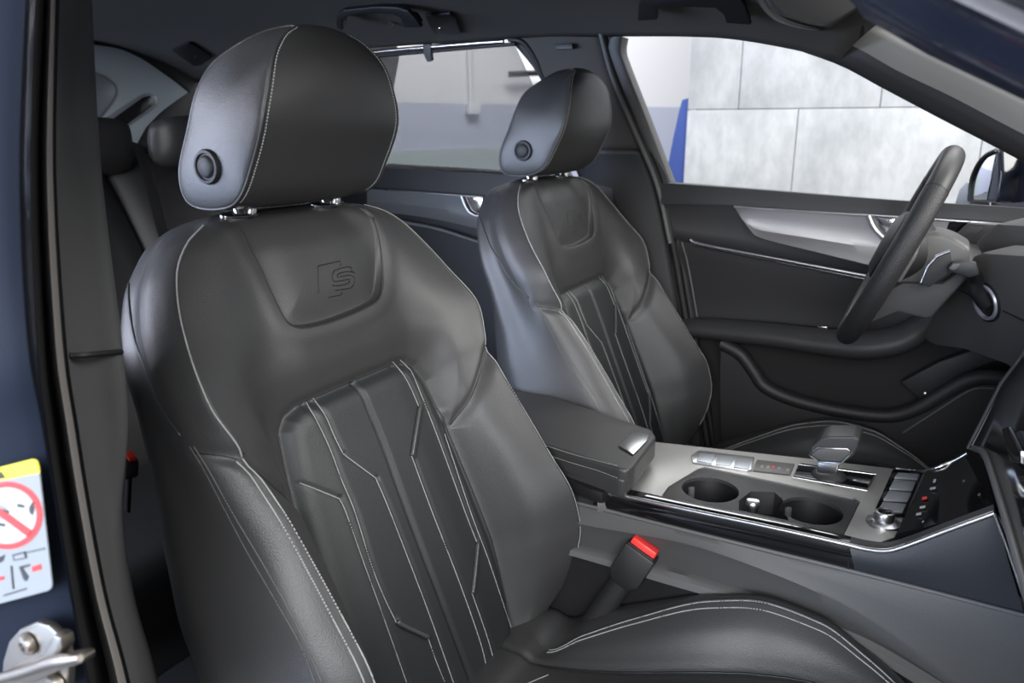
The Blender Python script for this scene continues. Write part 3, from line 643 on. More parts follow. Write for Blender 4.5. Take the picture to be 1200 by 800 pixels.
# upper panel, inlay, chrome line, padded panel, lower panel
chl = line([(790, 279), (815, 285), (900, 301), (1015, 323), (1110, 342), (1250, 372)], .685)
T2 = resample(chl, n_); grid('upper_panel', np.stack([T1+(0, .004, .004), T1*.7+T2*.3+(0, .012, 0), T1*.3+T2*.7+(0, .010, 0), T2, T2+(0, .06, -.01)]), 'soft_grey', door)
it = [(860, 242), (875, 243), (950, 248), (1050, 254), (1150, 261)]; ic = [(869, 256), (885, 265), (950, 273), (1050, 286), (1150, 300)]; ib0 = [(878, 268), (892, 279), (960, 296), (1050, 318), (1150, 343)]
i0, i1, i2 = [resample(line(l, y), 50) for l, y in ((it, .668), (ic, .672), (ib0, .650))]
grid('trim_inlay', np.stack([i0+(0, .03, 0), i0, i0*.5+i1*.5+(0, .002, 0), i1, i1*.7+i2*.3+(0, .004, 0), i1*.3+i2*.7, i2, i2+(0, .03, -.006)]), 'alu_door', door, sharp=25)
for nm, px, r, y, m in (('inlay_edge', [(860, 242), (950, 248), (1050, 254), (1200, 264)], .0022, .664, 'satin'), ('chrome_strip', [(809, 281), (822, 286), (900, 301), (1015, 323), (1090, 338)], .0038, .672, 'satin'), ('chrome_strip', [(813, 286), (900, 304.5), (1015, 327), (1090, 342)], .0022, .668, 'dark_chrome')):
    tube(nm, line(px, y), r, m, door, 8)
ap1 = line([(780, 370), (820, 371), (900, 376), (985, 384), (1060, 384), (1110, 372), (1250, 350)], .70); T3 = resample(ap1, n_)
grid('padded_panel', np.stack([T2+(0, .008, -.002), T2*.8+T3*.2+(0, .004, 0), T2*.4+T3*.6+(0, .008, 0), T3]), 'dark_leather', door)
tube('panel_seam', line([(799, 284), (806, 310), (817, 371)], .688), .0022, 'mid_grey', door, 6)
# armrest
ar = [(792, 384), (830, 385), (900, 392), (960, 400), (1010, 404), (1050, 399), (1075, 387), (1095, 371), (1120, 350)]
A0 = line(ar, [.685, .67, .65, .64, .635, .64, .65, .665, .69], 8); rr = np.interp(np.linspace(0, 1, len(A0)), [0, .15, .5, .8, 1], [.020, .024, .030, .028, .018])
arm = tube('armrest', A0, rr, 'soft_grey', door, 16, flat=((0, 1, 0), 1.7)); slab('window_switch', [AY(x, y, .665) for x, y in ((958, 382), (970, 383), (968, 387), (956, 386))], (0, .01, 0), 'dark_chrome', door, .002)
slab('grip_recess', [AY(x, y, .682) for x, y in ((1005, 372), (1055, 360), (1088, 366), (1050, 396), (1010, 396))], (0, .02, 0), 'black', door, .004)
dl = line([(770, 560), (900, 580), (1040, 600), (1250, 640)], .69); T4 = resample(dl, n_)
grid('lower_panel', np.stack([T3+(0, .0, .004), T3*.7+T4*.3+(0, .02, 0), T4]), 'black', door)
rim = [(845, 402), (868, 415), (884, 436), (897, 453), (930, 468), (985, 481), (1040, 487), (1075, 478), (1110, 458), (1135, 445), (1165, 442), (1200, 452), (1260, 480)]
tube('pocket_rim', line(rim, .655, 8), .016, 'soft', door, 12)
pr = line(rim, .650, 8); pl = line([(845, 520), (900, 560), (985, 600), (1075, 620), (1165, 630), (1260, 640)], .665); P0, P1_ = resample(pr, n_), resample(pl, n_)
grid('map_pocket', np.stack([P0, P0*.6+P1_*.4+(0, -.008, 0), P1_]), 'soft', door)
tube('speaker_seam', line([(1058, 507), (1100, 480), (1138, 457), (1165, 455)], .645), .0016, 'mid_grey', door, 6)
slab('pocket_ledge', [AY(x, y, .668) for x, y in ((1055, 448), (1100, 424), (1140, 410), (1170, 422), (1130, 438), (1080, 470))], (0, .03, 0), 'soft', door, .006)
lathe('pocket_lamp', [(0, -.002), (.003, -.002), (.003, .002), (0, .003)], AY(1084, 461, .666), (0, -1, 0), 'satin', door, 12)
# inner handle
hd = tube('handle_bezel', line([(1018, 253), (1023, 265), (1031, 275), (1042, 283), (1060, 287)], .660), .0045, 'satin', door, 8)
slab('door_handle', [AY(x, y, .662) for x, y in ((1024, 254), (1052, 256), (1075, 270), (1060, 283), (1043, 279), (1032, 270))], (0, .012, 0), 'chrome', door, .004)
# window frame
fo = cat([AWIN(x, y, .004) for x, y in ((716, 44), (713, 56), (718, 75), (740, 132), (771, 212), (773, 222))], 6); fi = cat([AWIN(x, y, .004) for x, y in ((728, 43), (726, 58), (731, 75), (753, 131), (783, 209), (788, 222))], 6)
loft('window_frame', [fo, fo*.6+fi*.4+(0, -.006, 0), fi, fi+(0, .03, 0)], 'mid_grey', door, 40, 4, (0, .015, 0))
wt = cat([AWIN(x, y, -.004) for x, y in ((720, 43), (760, 41), (830, 44), (920, 56), (990, 78), (1030, 99), (1100, 136), (1200, 190), (1330, 262))], 6); wbm = cat([AWIN(x, y, -.004) for x, y in ((783, 216), (900, 228), (1050, 240), (1200, 250), (1330, 262))], 6)
struct(loft('window_1', [wt, wbm], 'glass', n=30, smooth_across=False), None)
# ================================================================== far rear door
rd = thing('car_door', 'far rear door seen between the two front seats, silver inlay and chrome handle', 'car door', (-1.2, .73, .2))
rt = line([(400, 188), (470, 194), (560, 199), (660, 206), (720, 210)], .705); rb = line([(400, 216), (470, 221), (560, 228), (660, 236), (720, 241)], .675); r3 = line([(400, 262), (470, 270), (560, 282), (660, 298), (720, 305)], .69); r4 = line([(400, 600), (720, 640)], .70)
T0, T1, T2, T3 = [resample(l, 40) for l in (rt, rb, r3, r4)]
grid('belt_rail', np.stack([T0+(0, .03, -.01), T0, T0*.85+T1*.15+(0, -.018, .003), T0*.5+T1*.5+(0, -.012, 0), T1, T1+(0, .05, 0)]), 'soft', rd, sharp=60)
tube('belt_strip', line([(455, 193), (560, 199), (610, 203)], .70), .004, 'dark_chrome', rd, 8)
grid('door_panel', np.stack([T1+(0, .006, .004), T2, T2*.8+T3*.2+(0, -.01, 0), T3]), 'black', rd)
j0, j1, j2 = [resample(line(l, y), 40) for l, y in (([(430, 221), (500, 226), (566, 231), (600, 234)], .668), ([(430, 236), (490, 241), (552, 249), (600, 256)], .671), ([(430, 246), (500, 255), (556, 267), (600, 277)], .655))]
grid('trim_inlay', np.stack([j0+(0, .03, 0), j0, j0*.5+j1*.5, j1, j1*.5+j2*.5+(0, .002, 0), j2, j2+(0, .03, -.005)]), 'rear_inlay', rd, sharp=25)
tube('inlay_edge', line([(455, 223), (500, 226), (566, 231)], .664), .0025, 'satin', rd, 8)
tube('chrome_strip', line([(440, 255), (508, 267), (560, 283), (600, 292)], .664), .0055, 'rear_inlay', rd, 8)
slab('door_handle', [AY(x, y, .662) for x, y in ((545, 231), (566, 232), (566, 244), (560, 250), (553, 247))], (0, .012, 0), 'chrome', rd, .003)
tube('handle_bezel', line([(541, 230), (547, 244), (554, 251), (566, 254)], .660), .004, 'satin', rd, 8)
rw = [(300, 72), (440, 60), (560, 52), (604, 50), (622, 70), (640, 110), (690, 215), (470, 205), (300, 195)]
struct(slab('window_2', [AWIN(x, y, -.012) for x, y in rw], WN*.004, 'glass', None, 0))
fr_ = cat([AWIN(x, y, .0) for x, y in ((596, 46), (613, 50), (628, 70), (640, 98), (666, 150), (696, 212))], 6); tube('window_frame', fr_, .006, 'soft', rd, 10)
blind = thing('sun_blind', 'raised sun blind covering the far rear side window, silver top bar and grey hook', 'sun blind', AWIN(520, 200, .01))
slab('blind_mesh', [AWIN(x, y, .004) for x, y in ((300, 68), (440, 59), (560, 51), (603, 52), (614, 76), (625, 101), (672, 208), (470, 196), (300, 190))], WN*.001, 'tint', blind, 0)
tube('top_bar', cat([AWIN(x, y, .012) for x, y in ((330, 73), (440, 61), (500, 55.5), (560, 50.5), (590, 48.5))], 6), .0055, 'chrome', blind, 10)
tube('lower_bar', cat([AWIN(x, y, .010) for x, y in ((330, 79), (440, 66), (500, 60.5), (560, 55), (604, 51.5))], 6), .0045, 'black', blind, 8)
slab('hook', [AWIN(x, y, .018) for x, y in ((495, 53), (504, 52), (505, 66), (506, 72), (501, 73), (497, 66))], WN*.012, 'paddle', blind, .002)
# far side body outside the doors
for nm, x0_, x1_ in (('trim_body_front', -.62, .75), ('trim_body_rear', -2.3, -.62)): struct(box(nm, ((x0_+x1_)/2, .79, .52), (x1_-x0_-.01, .10, .80), 'navy_paint', bev=.03))
# exterior mirror
mr = thing('wing_mirror', 'navy door mirror outside the far front window, right of the steering wheel', 'mirror', (.10, .93, .95))
MX = np.array([.07, .93, 1.03]); MN = np.array([-1.0, -.55, .0]); MN /= np.linalg.norm(MN)
hs = [AP(x, y, MX, MN) for x, y in ((1131, 236), (1135, 212), (1142, 193), (1152, 180), (1167, 172), (1172, 175), (1173, 200), (1168, 238))]
slab('housing', hs, -MN*.11, 'navy_paint', mr, .012, 3)
slab('mirror_glass', [AP(x, y, MX+MN*.002, MN) for x, y in ((1137, 234), (1140, 212), (1147, 196), (1156, 185), (1166, 181), (1167, 183), (1156, 234))], -MN*.004, 'mirror', mr, .001)
slab('housing_wing', [AP(x, y, MX-MN*.04, MN) for x, y in ((1168, 176), (1195, 178), (1235, 200), (1235, 250), (1158, 246))], -MN*.09, 'navy_paint', mr, .012, 3)
tube('glass_rim', cat([AP(x, y, MX+MN*.003, MN) for x, y in ((1136, 236), (1138, 212), (1145, 194), (1155, 182), (1167, 176))], 6), .004, 'black', mr, 8)
slab('mirror_foot', [AP(x, y, MX-MN*.01, MN) for x, y in ((1118, 240), (1124, 222), (1133, 212), (1137, 216), (1135, 244))], -MN*.05, 'silver_pl', mr, .004)
# ================================================================== centre console
con = thing('center_console', 'grey centre console with brushed metal top between the two front seats', 'console', (-.25, -.02, .12))
edge = line([(600, 570), (690, 592), (800, 620), (1000, 669), (1200, 720), (1290, 743)], -.128)
cr1 = line([(600, 598), (690, 616), (790, 634), (852, 652), (940, 686), (1000, 716), (1060, 757), (1110, 800), (1200, 880)], -.142)
bt1 = line([(600, 660), (690, 672), (800, 700), (900, 740), (1000, 790), (1200, 930)], -.127)
E0, E1, E2 = [resample(l, 60) for l in (edge, cr1, bt1)]
grid('side_panel', np.stack([E0+(0, .03, 0), E0, E0*.9+E1*.1+(0, -.003, 0), E0*.5+E1*.5+(0, -.001, 0), E1*.92+E0*.08, E1, E1*.8+E2*.2+(0, .004, 0), E2, E2+(0, .03, -.05)]), 'console_grey', con, sharp=40)
tube('panel_edge', E0+(0, -.001, 0), .003, 'mid_grey', con, 8)
rl0 = line([(600, 622), (680, 642), (780, 668), (860, 692), (1000, 741), (1100, 797), (1200, 860)], -.143); rl1 = line([(600, 633), (680, 654), (780, 684), (860, 708), (1000, 760), (1100, 818), (1200, 880)], -.152)
Q0, Q1 = resample(rl0, 50), resample(rl1, 50); grid('floor_rail', np.stack([Q0+(0, .03, -.003), Q0, Q0*.5+Q1*.5+(0, -.003, .003), Q1]), 'mid_grey', con, sharp=40)
grid('rail_skirt', np.stack([Q1+(0, .004, -.001), Q1+(0, .006, -.14)]), 'black', con)
# chrome line and black band above the side panel
cl_ = [(703, 577), (720, 577), (800, 594), (900, 615), (985, 634), (1015, 641), (1040, 643), (1065, 636), (1110, 619), (1165, 599)]
cl3 = line(cl_, [-.124]*5+[-.125, -.126, -.125, -.122, -.117], 8); Cz = resample(cl3, 70)
ed2 = resample(line([(694, 593), (800, 620), (900, 644), (1000, 669), (1100, 694), (1200, 719)], -.127), 70)
BAND = np.stack([Cz+(0, .02, 0), Cz, Cz*.9+ed2*.1+(0, -.004, 0), Cz*.4+ed2*.6+(0, -.004, 0), ed2, ed2+(0, .02, 0)]); kj = int(np.argmin(np.abs(Cz[:, 0]-AY(995, 641, -.125)[0])))
grid('side_band', BAND[:, :kj+1], 'gloss', con, sharp=50); grid('front_side_panel', BAND[:, kj:], 'navy_soft', con, sharp=50)
tube('chrome_strip', Cz+(0, -.005, 0), .0034, 'satin', con, 10)
tube('band_joint', [AY(995, 643, -.1265), AY(994, 667, -.130)], .001, 'black', con, 6)
# top plate
ZT = .590
def Z(px, dz=0.0): return [AZ(x, y, ZT+dz) for x, y in px]
tpx = [(700, 580), (716, 578), (800, 596), (900, 617), (985, 636), (1012, 642), (1049, 629), (1084, 551), (1050, 549), (950, 537), (830, 524), (766, 517), (742, 548), (716, 566)]
plate = slab('top_plate', Z(tpx), (0, 0, -.03), 'alu', con, .0025)
tray_px = [(776, 580), (783, 570), (818, 549), (826, 547), (1000, 583), (1008, 588), (988, 629), (982, 634), (975, 634), (782, 587)]
TP = np.array(Z(tray_px)); tc = TP.mean(0); cutr = slab('cutter', TP+(0, 0, .05), (0, 0, -.16), 'alu', None, 0); cut(plate, [cutr])
TI = tc+(TP-tc)*.992; tray = slab('cup_tray', TI+(0, 0, -.002), (0, 0, -.085), 'soft_grey', con, .0015)
c1_, c2_ = np.array([-.256, -.034, 0]), np.array([-.110, -.030, 0])
cyl = []
for c in (c1_, c2_): cyl.append(lathe('cutter', [(0, .52), (.042, .52), (.044, .70), (0, .70)], c, (0, 0, 1), 'black', None, 40))
mid = slab('cutter', [(p[0], p[1], .70) for p in Z([(866, 596), (866, 585), (880, 574), (908, 575), (917, 583), (924, 608)])], (0, 0, -.155), 'black', None, 0)
cut(tray, [cyl[0], cyl[1], mid])
for c in (c1_, c2_):
    cup = lathe('cup_liner', [(.0438, .587), (.0425, .582), (.0415, .525), (.037, .522), (0, .522), (0, .5205), (.039, .5205), (.0435, .525), (.0442, .582), (.0442, .587)], c, (0, 0, 1), 'black', con, 40); cup['label'] = 'round black cup holder well'
    for a in (2.6, 5.9): box('grip_tab', c+(.040*math.cos(a), .040*math.sin(a), .562), (.006, .010, .026), 'mid_grey', cup, .002, rot=Matrix.Rotation(a, 3, 'Z'))
kb = AZ(882, 592, .590); lathe('push_button', [(0, -.03), (.0085, -.03), (.0085, .0), (.0105, .001), (.0105, .005), (.009, .0075), (.006, .0065), (0, .0065)], kb, (0, 0, 1), 'satin', con, 28)
# switch strip, selector legend, gate
fr1 = slab('switch_frame', Z([(810, 535), (819, 529), (884, 537), (881, 551), (876, 553), (812, 543)]), (0, 0, .003), 'satin', con, .001)
for q in ([(820, 532), (838, 534), (834, 544), (816, 541)], [(842, 534), (860, 537), (856, 547), (838, 545)], [(863, 537), (881, 539), (877, 551), (859, 548)]): slab('switch_button', Z(q, .0028), (0, 0, .0025), 'silver_pl', con, .001)
lg = slab('gear_legend', Z([(887, 540), (931, 545), (926, 557), (882, 552)]), (0, 0, .003), 'paddle', con, .001)
for x, y, m in ((892, 545, 'grey_print'), (899, 545.5, 'grey_print'), (905, 545.5, 'red_print'), (912, 547, 'grey_print'), (922, 549, 'grey_print')): slab('gear_mark', Z([(x, y), (x+3, y+.3), (x+2, y+3), (x-1, y+2.7)], .0031), (0, 0, .0004), m, con, 0)
gt = slab('shift_gate', Z([(937, 544), (1026, 556), (1016, 574), (930, 559)]), (0, 0, .003), 'gloss', con, .001)
tube('gate_rim', Z([(936, 544), (1027, 556), (1016, 575), (929, 559)], .003), .0008, 'dark_chrome', con, 6, closed=True)
# button block, start knob, climate glass
bb = slab('button_block', Z([(1046, 552), (1082, 554), (1060, 606), (1022, 606)]), (0, 0, .004), 'gloss', con, .001)
for q in ([(1052, 555), (1078, 557), (1075, 563), (1048, 561)], [(1047, 564), (1073, 566), (1069, 576), (1042, 574)], [(1041, 577), (1068, 579), (1063, 589), (1035, 587)], [(1034, 590), (1062, 592), (1057, 602), (1028, 600)]): slab('console_button', Z(q, .0035), (0, 0, .003), 'silver_pl', con, .001)
st = lathe('start_knob', [(0, 0), (.022, 0), (.022, .003), (.017, .005), (.0135, .006), (.0135, .015), (.012, .018), (.0095, .0185), (.009, .016), (0, .016)], AZ(1035, 613, ZT), (0, 0, 1), 'satin', con, 32)
lathe('knob_cap', [(0, .0162), (.0088, .0162), (.0075, .0185), (0, .019)], AZ(1035, 613, ZT), (0, 0, 1), 'gloss', st, 24)
K = [AY(1051, 625, -.090), AY(1162, 592, -.095), AY(1131, 534, .095), AY(1086, 551, .10)]
cg = loft('climate_screen', [np.array([K[0], K[0]*.5+K[1]*.5+(0, 0, -.004), K[1]]), np.array([K[3], K[3]*.5+K[2]*.5+(0, 0, -.004), K[2]])], 'gloss', con, 20, smooth_across=False, thick=(.015, 0, -.03))
def on_cg(px, py):
    n = np.cross(K[1]-K[0], K[3]-K[0]); n /= np.linalg.norm(n); n = n*np.sign(n[2]); return AP(px, py, K[0]+n*.001, n), n
for x, y, w, h, m in ((1094, 561, 4, 5, 'white_print'), (1089, 571, 9, 2, 'white_print'), (1080, 582, 8, 3, 'red_print'), (1077, 593, 9, 2.2, 'white_print'), (1073, 601, 8, 2.4, 'white_print'), (1081, 610, 2, 2, 'white_print'), (1128, 562, 4, 3, 'gear_amber'), (1146, 578, 4, 3, 'gear_amber')):
    if m == 'gear_amber' and m not in M: M[m] = mat('amber_print', (.10, .075, .05), .5)
    P = [on_cg(x+dx, y+dy)[0] for dx, dy in ((0, 0), (w, -w*.15), (w-h*.3, h), (-h*.3, h+w*.15))]; slab('screen_mark', (np.array(P)-np.mean(P, 0))*.7+np.mean(P, 0), on_cg(x, y)[1]*.0005, m, con, 0)
# far edge line of the console rising to the dash
tube('chrome_strip', cat([AZ(1050, 549, ZT), AZ(1075, 552, ZT+.002), AY(1090, 550, .10), AY(1115, 541, .10), AY(1133, 531, .10)], 6), .0022, 'satin', con, 8)
# console body underneath
box('console_core', (-.27, -.015, .35), (.74, .19, .40), 'soft', con, .006)
box('console_core', (.16, -.02, .36), (.24, .20, .44), 'soft', con, .01)
# armrest lid
lid_top = [(590, 455), (640, 462), (700, 481), (764, 503), (769, 511), (764, 518), (744, 545), (736, 550), (726, 549), (662, 528), (600, 508), (560, 495)]
lid = slab('armrest_lid', [AZ(x, y, .642) for x, y in lid_top], (0, 0, -.038), 'leather', con, .014, 5)
ls = [(560, 500), (600, 512), (662, 533), (726, 554), (738, 552)]
P = cat([AZ(x, y, .635) for x, y in ls], 8); sd = slab('armrest_side', [AZ(x, y, .626) for x, y in ((540, 500), (600, 518), (662, 539), (725, 561), (733, 562), (742, 552), (764, 520), (600, 480))], (0, 0, -.030), 'leather', con, .011, 4)
slab('hinge_body', [AZ(x, y, .600) for x, y in ((560, 528), (640, 550), (690, 572), (706, 577), (716, 572), (755, 520), (600, 490))], (0, 0, -.020), 'black', con, .005)
for dy, nm in ((-2.0, 'armrest_stitching'), (4.5, 'armrest_stitching')):
    Q = cat([AZ(x, y+dy, .6425) for x, y in ((600, 510.5), (662, 531.5), (700, 542), (724, 548))], 8) if dy < 0 else cat([AZ(x, y+dy, .629) for x, y in ((600, 514), (662, 535.5), (700, 547), (724, 556))], 8)
    mesh(nm, *stitches(Q, np.tile([0, -.6, .8], (len(Q), 1)), .0040, .0027, .00055, .001), 'thread', con)
rb_ = [(725, 523.5), (741, 507), (761, 511), (758, 518), (742, 534)]; RB = [AZ(x, y, .6425) for x, y in rb_]
slab('release_button', RB, (0, 0, .003), 'satin', con, .0012)['label'] = 'flat silver release button at the armrest front'
# gear selector
gl = thing('gear_selector', 'stubby black gear selector with a grey facet in the shift gate', 'gear lever', AZ(975, 556, .604))
GY = .045
hp = [(950, 524), (961, 514), (970, 511), (1002, 511), (1008, 515), (1006, 524), (1000, 535), (986, 543), (960, 542), (947, 533)]
kn = slab('lever_head', [AY(x, y, GY-.03) for x, y in hp], (0, .052, 0), 'leather', gl, .010, 4)
slab('head_facet', [AY(x, y, GY-.033) for x, y in ((950, 533), (959, 526), (992, 527), (997, 530), (985, 541), (962, 540))], (0, .01, 0), 'paddle', gl, .0015)
tube('facet_rim', [AY(x, y, GY-.033) for x, y in ((948, 533), (958, 525), (993, 526), (998.5, 530), (986, 542.5), (961, 541.5))], .0012, 'satin', gl, 6, closed=True)
slab('lever_neck', [AY(x, y, GY-.012) for x, y in ((958, 540), (984, 542), (980, 556), (957, 554))], (0, .03, 0), 'satin', gl, .003)
lathe('lever_boot', [(.026, 0), (.024, .004), (.016, .008), (0, .009)], AZ(971, 557, .5935), (0, 0, 1), 'leather', gl, 24)
# front passenger belt buckle
def buckle(name, label, c, up, side, s=1.0):
    up = np.array(up, float); up /= np.linalg.norm(up); side = np.array(side, float); side -= up*(side@up); side /= np.linalg.norm(side); nn = np.cross(side, up); c = np.asarray(c)
    t = thing(name, label, 'seat belt buckle', c-up*.10*s)
    def P(a, b, d=0): return c+s*(a*side+b*up+d*nn)
    slab('buckle_body', [P(a, b, -.016) for a, b in ((-.023, 0), (.023, 0), (.023, -.045), (.013, -.058), (-.013, -.058), (-.023, -.045))], nn*.032*s, 'black', t, .004*s)
    slab('release_button', [P(a, b, -.012) for a, b in ((-.019, -.012), (.019, -.012), (.019, .010), (-.019, .010))], nn*.020*s, 'red', t, .003*s)['label'] = 'red push button'
    slab('tongue_slot', [P(a, b, .006) for a, b in ((-.02, -.012), (.02, -.012), (.02, .0012), (-.02, .0012))], nn*.007*s, 'shell', t, .001)
    tube('buckle_stalk', [P(0, -.05), P(-.002, -.09), P(-.004, -.17)], .016*s, 'black', t, 10, flat=(nn, .4))
    return t
c_b = AY(752, 640, -.150); tip = AY(738, 634, -.150); e_ = AY(769, 653, -.150)
buckle('seat_belt_buckle', 'red-topped black seat belt buckle beside the near seat and console', (tip+e_)/2, AY(750, 640, -.150)-AY(715, 695, -.168), e_-tip, 1.08)
cb2 = AY(152, 536, -.60); buckle('seat_belt_buckle', 'small red-topped buckle half hidden behind the near door pillar', cb2, (.25, 0, 1), (1, -.3, 0), .45)
# ================================================================== dashboard
dash = thing('dashboard', 'dark dashboard with glossy black centre screen at the right edge', 'dashboard', (.22, .1, .2))
P0 = AY(1146, 527, .095); P2 = AY(1200, 684, -.30); Q = AY(1175, 449, .13); pn = np.cross(P2-P0, Q-P0); pn /= np.linalg.norm(pn)
if pn[0] > 0: pn = -pn
sc = [AP(x, y, P0, pn) for x, y in ((1138, 526), (1175, 449), (1202, 413), (1290, 300), (1400, 330), (1400, 1000), (1290, 920), (1202, 684), (1165, 597), (1152, 540))]
slab('center_screen', sc, -pn*.05, 'gloss', dash, .003)
tube('screen_edge', [AP(x, y, P0+pn*.001, pn) for x, y in ((1135, 525), (1174, 449), (1202, 412), (1250, 345))], .0034, 'satin', dash, 8)
tube('screen_edge', cat([AP(x, y, P0+pn*.002, pn) for x, y in ((1141, 525), (1152, 530), (1160, 548), (1180, 613), (1202, 690), (1250, 850))], 6), .0045, 'mid_grey', dash, 8)
tube('screen_edge', [AP(x, y, P0+pn*.004, pn) for x, y in ((1166, 603), (1185, 655), (1202, 705), (1250, 860))], .0016, 'satin', dash, 8)
slab('metal_insert', [AP(x, y, P0+pn*.001, pn) for x, y in ((1179, 504), (1188, 501), (1203, 530), (1203, 545), (1189, 541))], pn*.006, 'chrome', dash, .002)
# driver side: knee panel, hood, vents
kA, kB, kC = AY(1092, 345, .46), AY(1200, 310, .24), AY(1150, 425, .36); kn_ = np.cross(kB-kA, kC-kA); kn_ /= np.linalg.norm(kn_)
if kn_[1] > 0: kn_ = -kn_
def AK(x, y, o=0.0): return AP(x, y, kA+kn_*o, kn_)
slab('knee_panel', [AK(x, y) for x, y in ((1082, 398), (1090, 372), (1117, 335), (1140, 300), (1150, 296), (1215, 300), (1300, 300), (1300, 560), (1180, 428), (1130, 410), (1095, 405))], -kn_*.06, 'knee', dash, .008)
tube('panel_joint', [AK(1118, 337, .001), AK(1137, 346, .001)], .0012, 'black', dash, 6); tube('panel_joint', [AK(1175, 364, .001), AK(1230, 390, .001)], .0012, 'black', dash, 6)
rc = AK(1156, 354, .001); rg = lathe('stalk_ring', [(.0300, -.004), (.0300, .002), (.0285, .005), (.0250, .005), (.0235, .001), (.0235, -.004)], rc, kn_, 'silver_pl', dash, 36); lathe('ring_gap', [(.0335, -.004), (.0335, .0018), (.030, .002), (.030, -.004)], rc, kn_, 'black', rg, 36); lathe('ring_well', [(.0235, .0005), (0, .0005), (0, -.003), (.0235, -.003)], rc, kn_, 'black', rg, 30)
hA = AY(1150, 285, .50); slab('cluster_hood', [AP(x, y, hA, kn_) for x, y in ((1142, 284), (1150, 276), (1168, 262), (1300, 270), (1300, 330), (1198, 306), (1165, 306), (1148, 296))], -kn_*.08, 'paddle', dash, .008)
slab('cluster_side', [AP(x, y, hA+kn_*.02, kn_) for x, y in ((1163, 304), (1172, 301), (1196, 306), (1230, 320), (1230, 400), (1185, 352), (1168, 333), (1158, 318))], -kn_*.05, 'soft', dash, .008)
vp = AY(1140, 272, .63); vn = np.array([-.6, -.8, .0]); slab('side_vent', [AP(x, y, vp, vn) for x, y in ((1112, 281), (1133, 261), (1168, 263), (1145, 287))], -vn*.03, 'paddle', dash, .003)
slab('vent_recess', [AP(x, y, vp+vn*.002, vn) for x, y in ((1127, 274), (1135, 266), (1150, 266), (1152, 269), (1143, 275))], -vn*.01, 'mid_grey', dash, .002)
slab('vent_cavity', [AP(x, y, vp-vn*.005, vn) for x, y in ((1094, 259), (1131, 260), (1112, 279), (1090, 268))], -vn*.03, 'gloss', dash, .003)
av = AP(1185, 318, hA+kn_*.03, kn_); slab('air_vent', [AP(x, y, hA+kn_*.045, kn_) for x, y in ((1168, 307), (1200, 306), (1230, 312), (1230, 345), (1190, 333), (1172, 322))], -kn_*.02, 'gloss', dash, .002)
for q in ([(1169, 306), (1190, 305), (1198, 319), (1187, 331)], [(1198, 319), (1215, 316)]): tube('vent_trim', [AP(x, y, hA+kn_*.047, kn_) for x, y in q], .0035, 'satin', dash, 8)
box('dash_body', (.33, .40, .80), (.30, .62, .30), 'soft', dash, .05); box('dash_body', (.34, -.35, .72), (.26, .70, .36), 'soft', dash, .05)
box('dash_top', (.50, .0, .86), (.60, 1.36, .12), 'soft', dash, .05, seg=4)
# ================================================================== steering column and wheel
WCt = np.array([-.060, .38, .918]); tl = math.radians(22); yw = math.radians(1.6)
lat = np.array([-math.sin(yw), math.cos(yw), 0]); fwd_ = np.array([math.cos(yw), math.sin(yw), 0])
wup = fwd_*math.sin(tl)+np.array([0, 0, math.cos(tl)]); wax = fwd_*math.cos(tl)-np.array([0, 0, math.sin(tl)])      # axis towards the dash
wh = thing('steering_wheel', 'black leather steering wheel seen edge-on in front of the far seat', 'steering wheel', WCt)
RW = .170
def rimpt(a, r=RW): return WCt+r*(math.sin(a)*lat+math.cos(a)*wup)
def arc(a0, a1, n=50): return np.array([rimpt(a) for a in np.linspace(a0, a1, n)])
M['perf'] = mat('perforated_leather', (.020, .020, .021), .5, bump=.6, scale=520, vor=True)
M['rim_leather'] = mat('smooth_wheel_leather', (.024, .024, .024), .46, bump=.15, scale=900, vor=True)
pi = math.pi
for a0, a1, m in ((-.82, .82, 'rim_leather'), (pi-.42, pi+.42, 'rim_leather')): tube('rim', arc(a0-pi if False else a0, a1), .0185, m, wh, 18)
for a0, a1 in ((.82, pi-.42), (pi+.42, 2*pi-.82)): tube('rim_grip', arc(a0, a1), .0188, 'perf', wh, 18)['label'] = 'perforated grip section of the rim'
for a_ in (.82, -.82): tube('rim_seam', arc(a_-.004, a_+.004, 4), .0191, 'black', wh, 18)
bz = np.array([rimpt(a, RW-.012)+wax*.012 for a in np.linspace(0, 2*pi, 90, endpoint=False)])
hub = lathe('airbag_cover', [(0, -.030), (.045, -.028), (.062, -.018), (.068, .0), (.06, .03), (.045, .05), (0, .05)], WCt, wax, 'soft', wh, 36)
for a, m in ((pi/2, 'paddle'), (-pi/2, 'paddle'), (pi, 'soft')):
    d = math.sin(a)*lat+math.cos(a)*wup; e = np.cross(wax, d); w0, w1 = (.040, .026) if a != pi else (.030, .022)
    slab('spoke', [WCt+d*.05-e*w0, WCt+d*.05+e*w0, WCt+d*(RW-.006)+e*w1, WCt+d*(RW-.006)-e*w1], wax*.024, m, wh, .006)
    if a != pi:
        tube('spoke_trim', [WCt+d*.05+e*w0-wax*.001, WCt+d*(RW-.02)+e*w1-wax*.001], .003, 'satin', wh, 8)
        YP = .27 if a < 0 else .49
        q = [AY(x, y, .27)+(0, YP-.27, 0) for x, y in ((1079, 331), (1087, 312), (1098, 300), (1113, 294), (1115, 304), (1110, 322), (1088, 337))]
        pd = slab('shift_paddle', q, (0, .008, 0), 'soft', wh, .002); tube('paddle_edge', [p-np.array([0, .001, 0]) for p in q[:4]], .0028, 'satin', pd, 8)
col_ = thing('steering_column', 'dark grey steering column shroud behind the steering wheel', 'steering column', WCt+wax*.16)
YC = .335
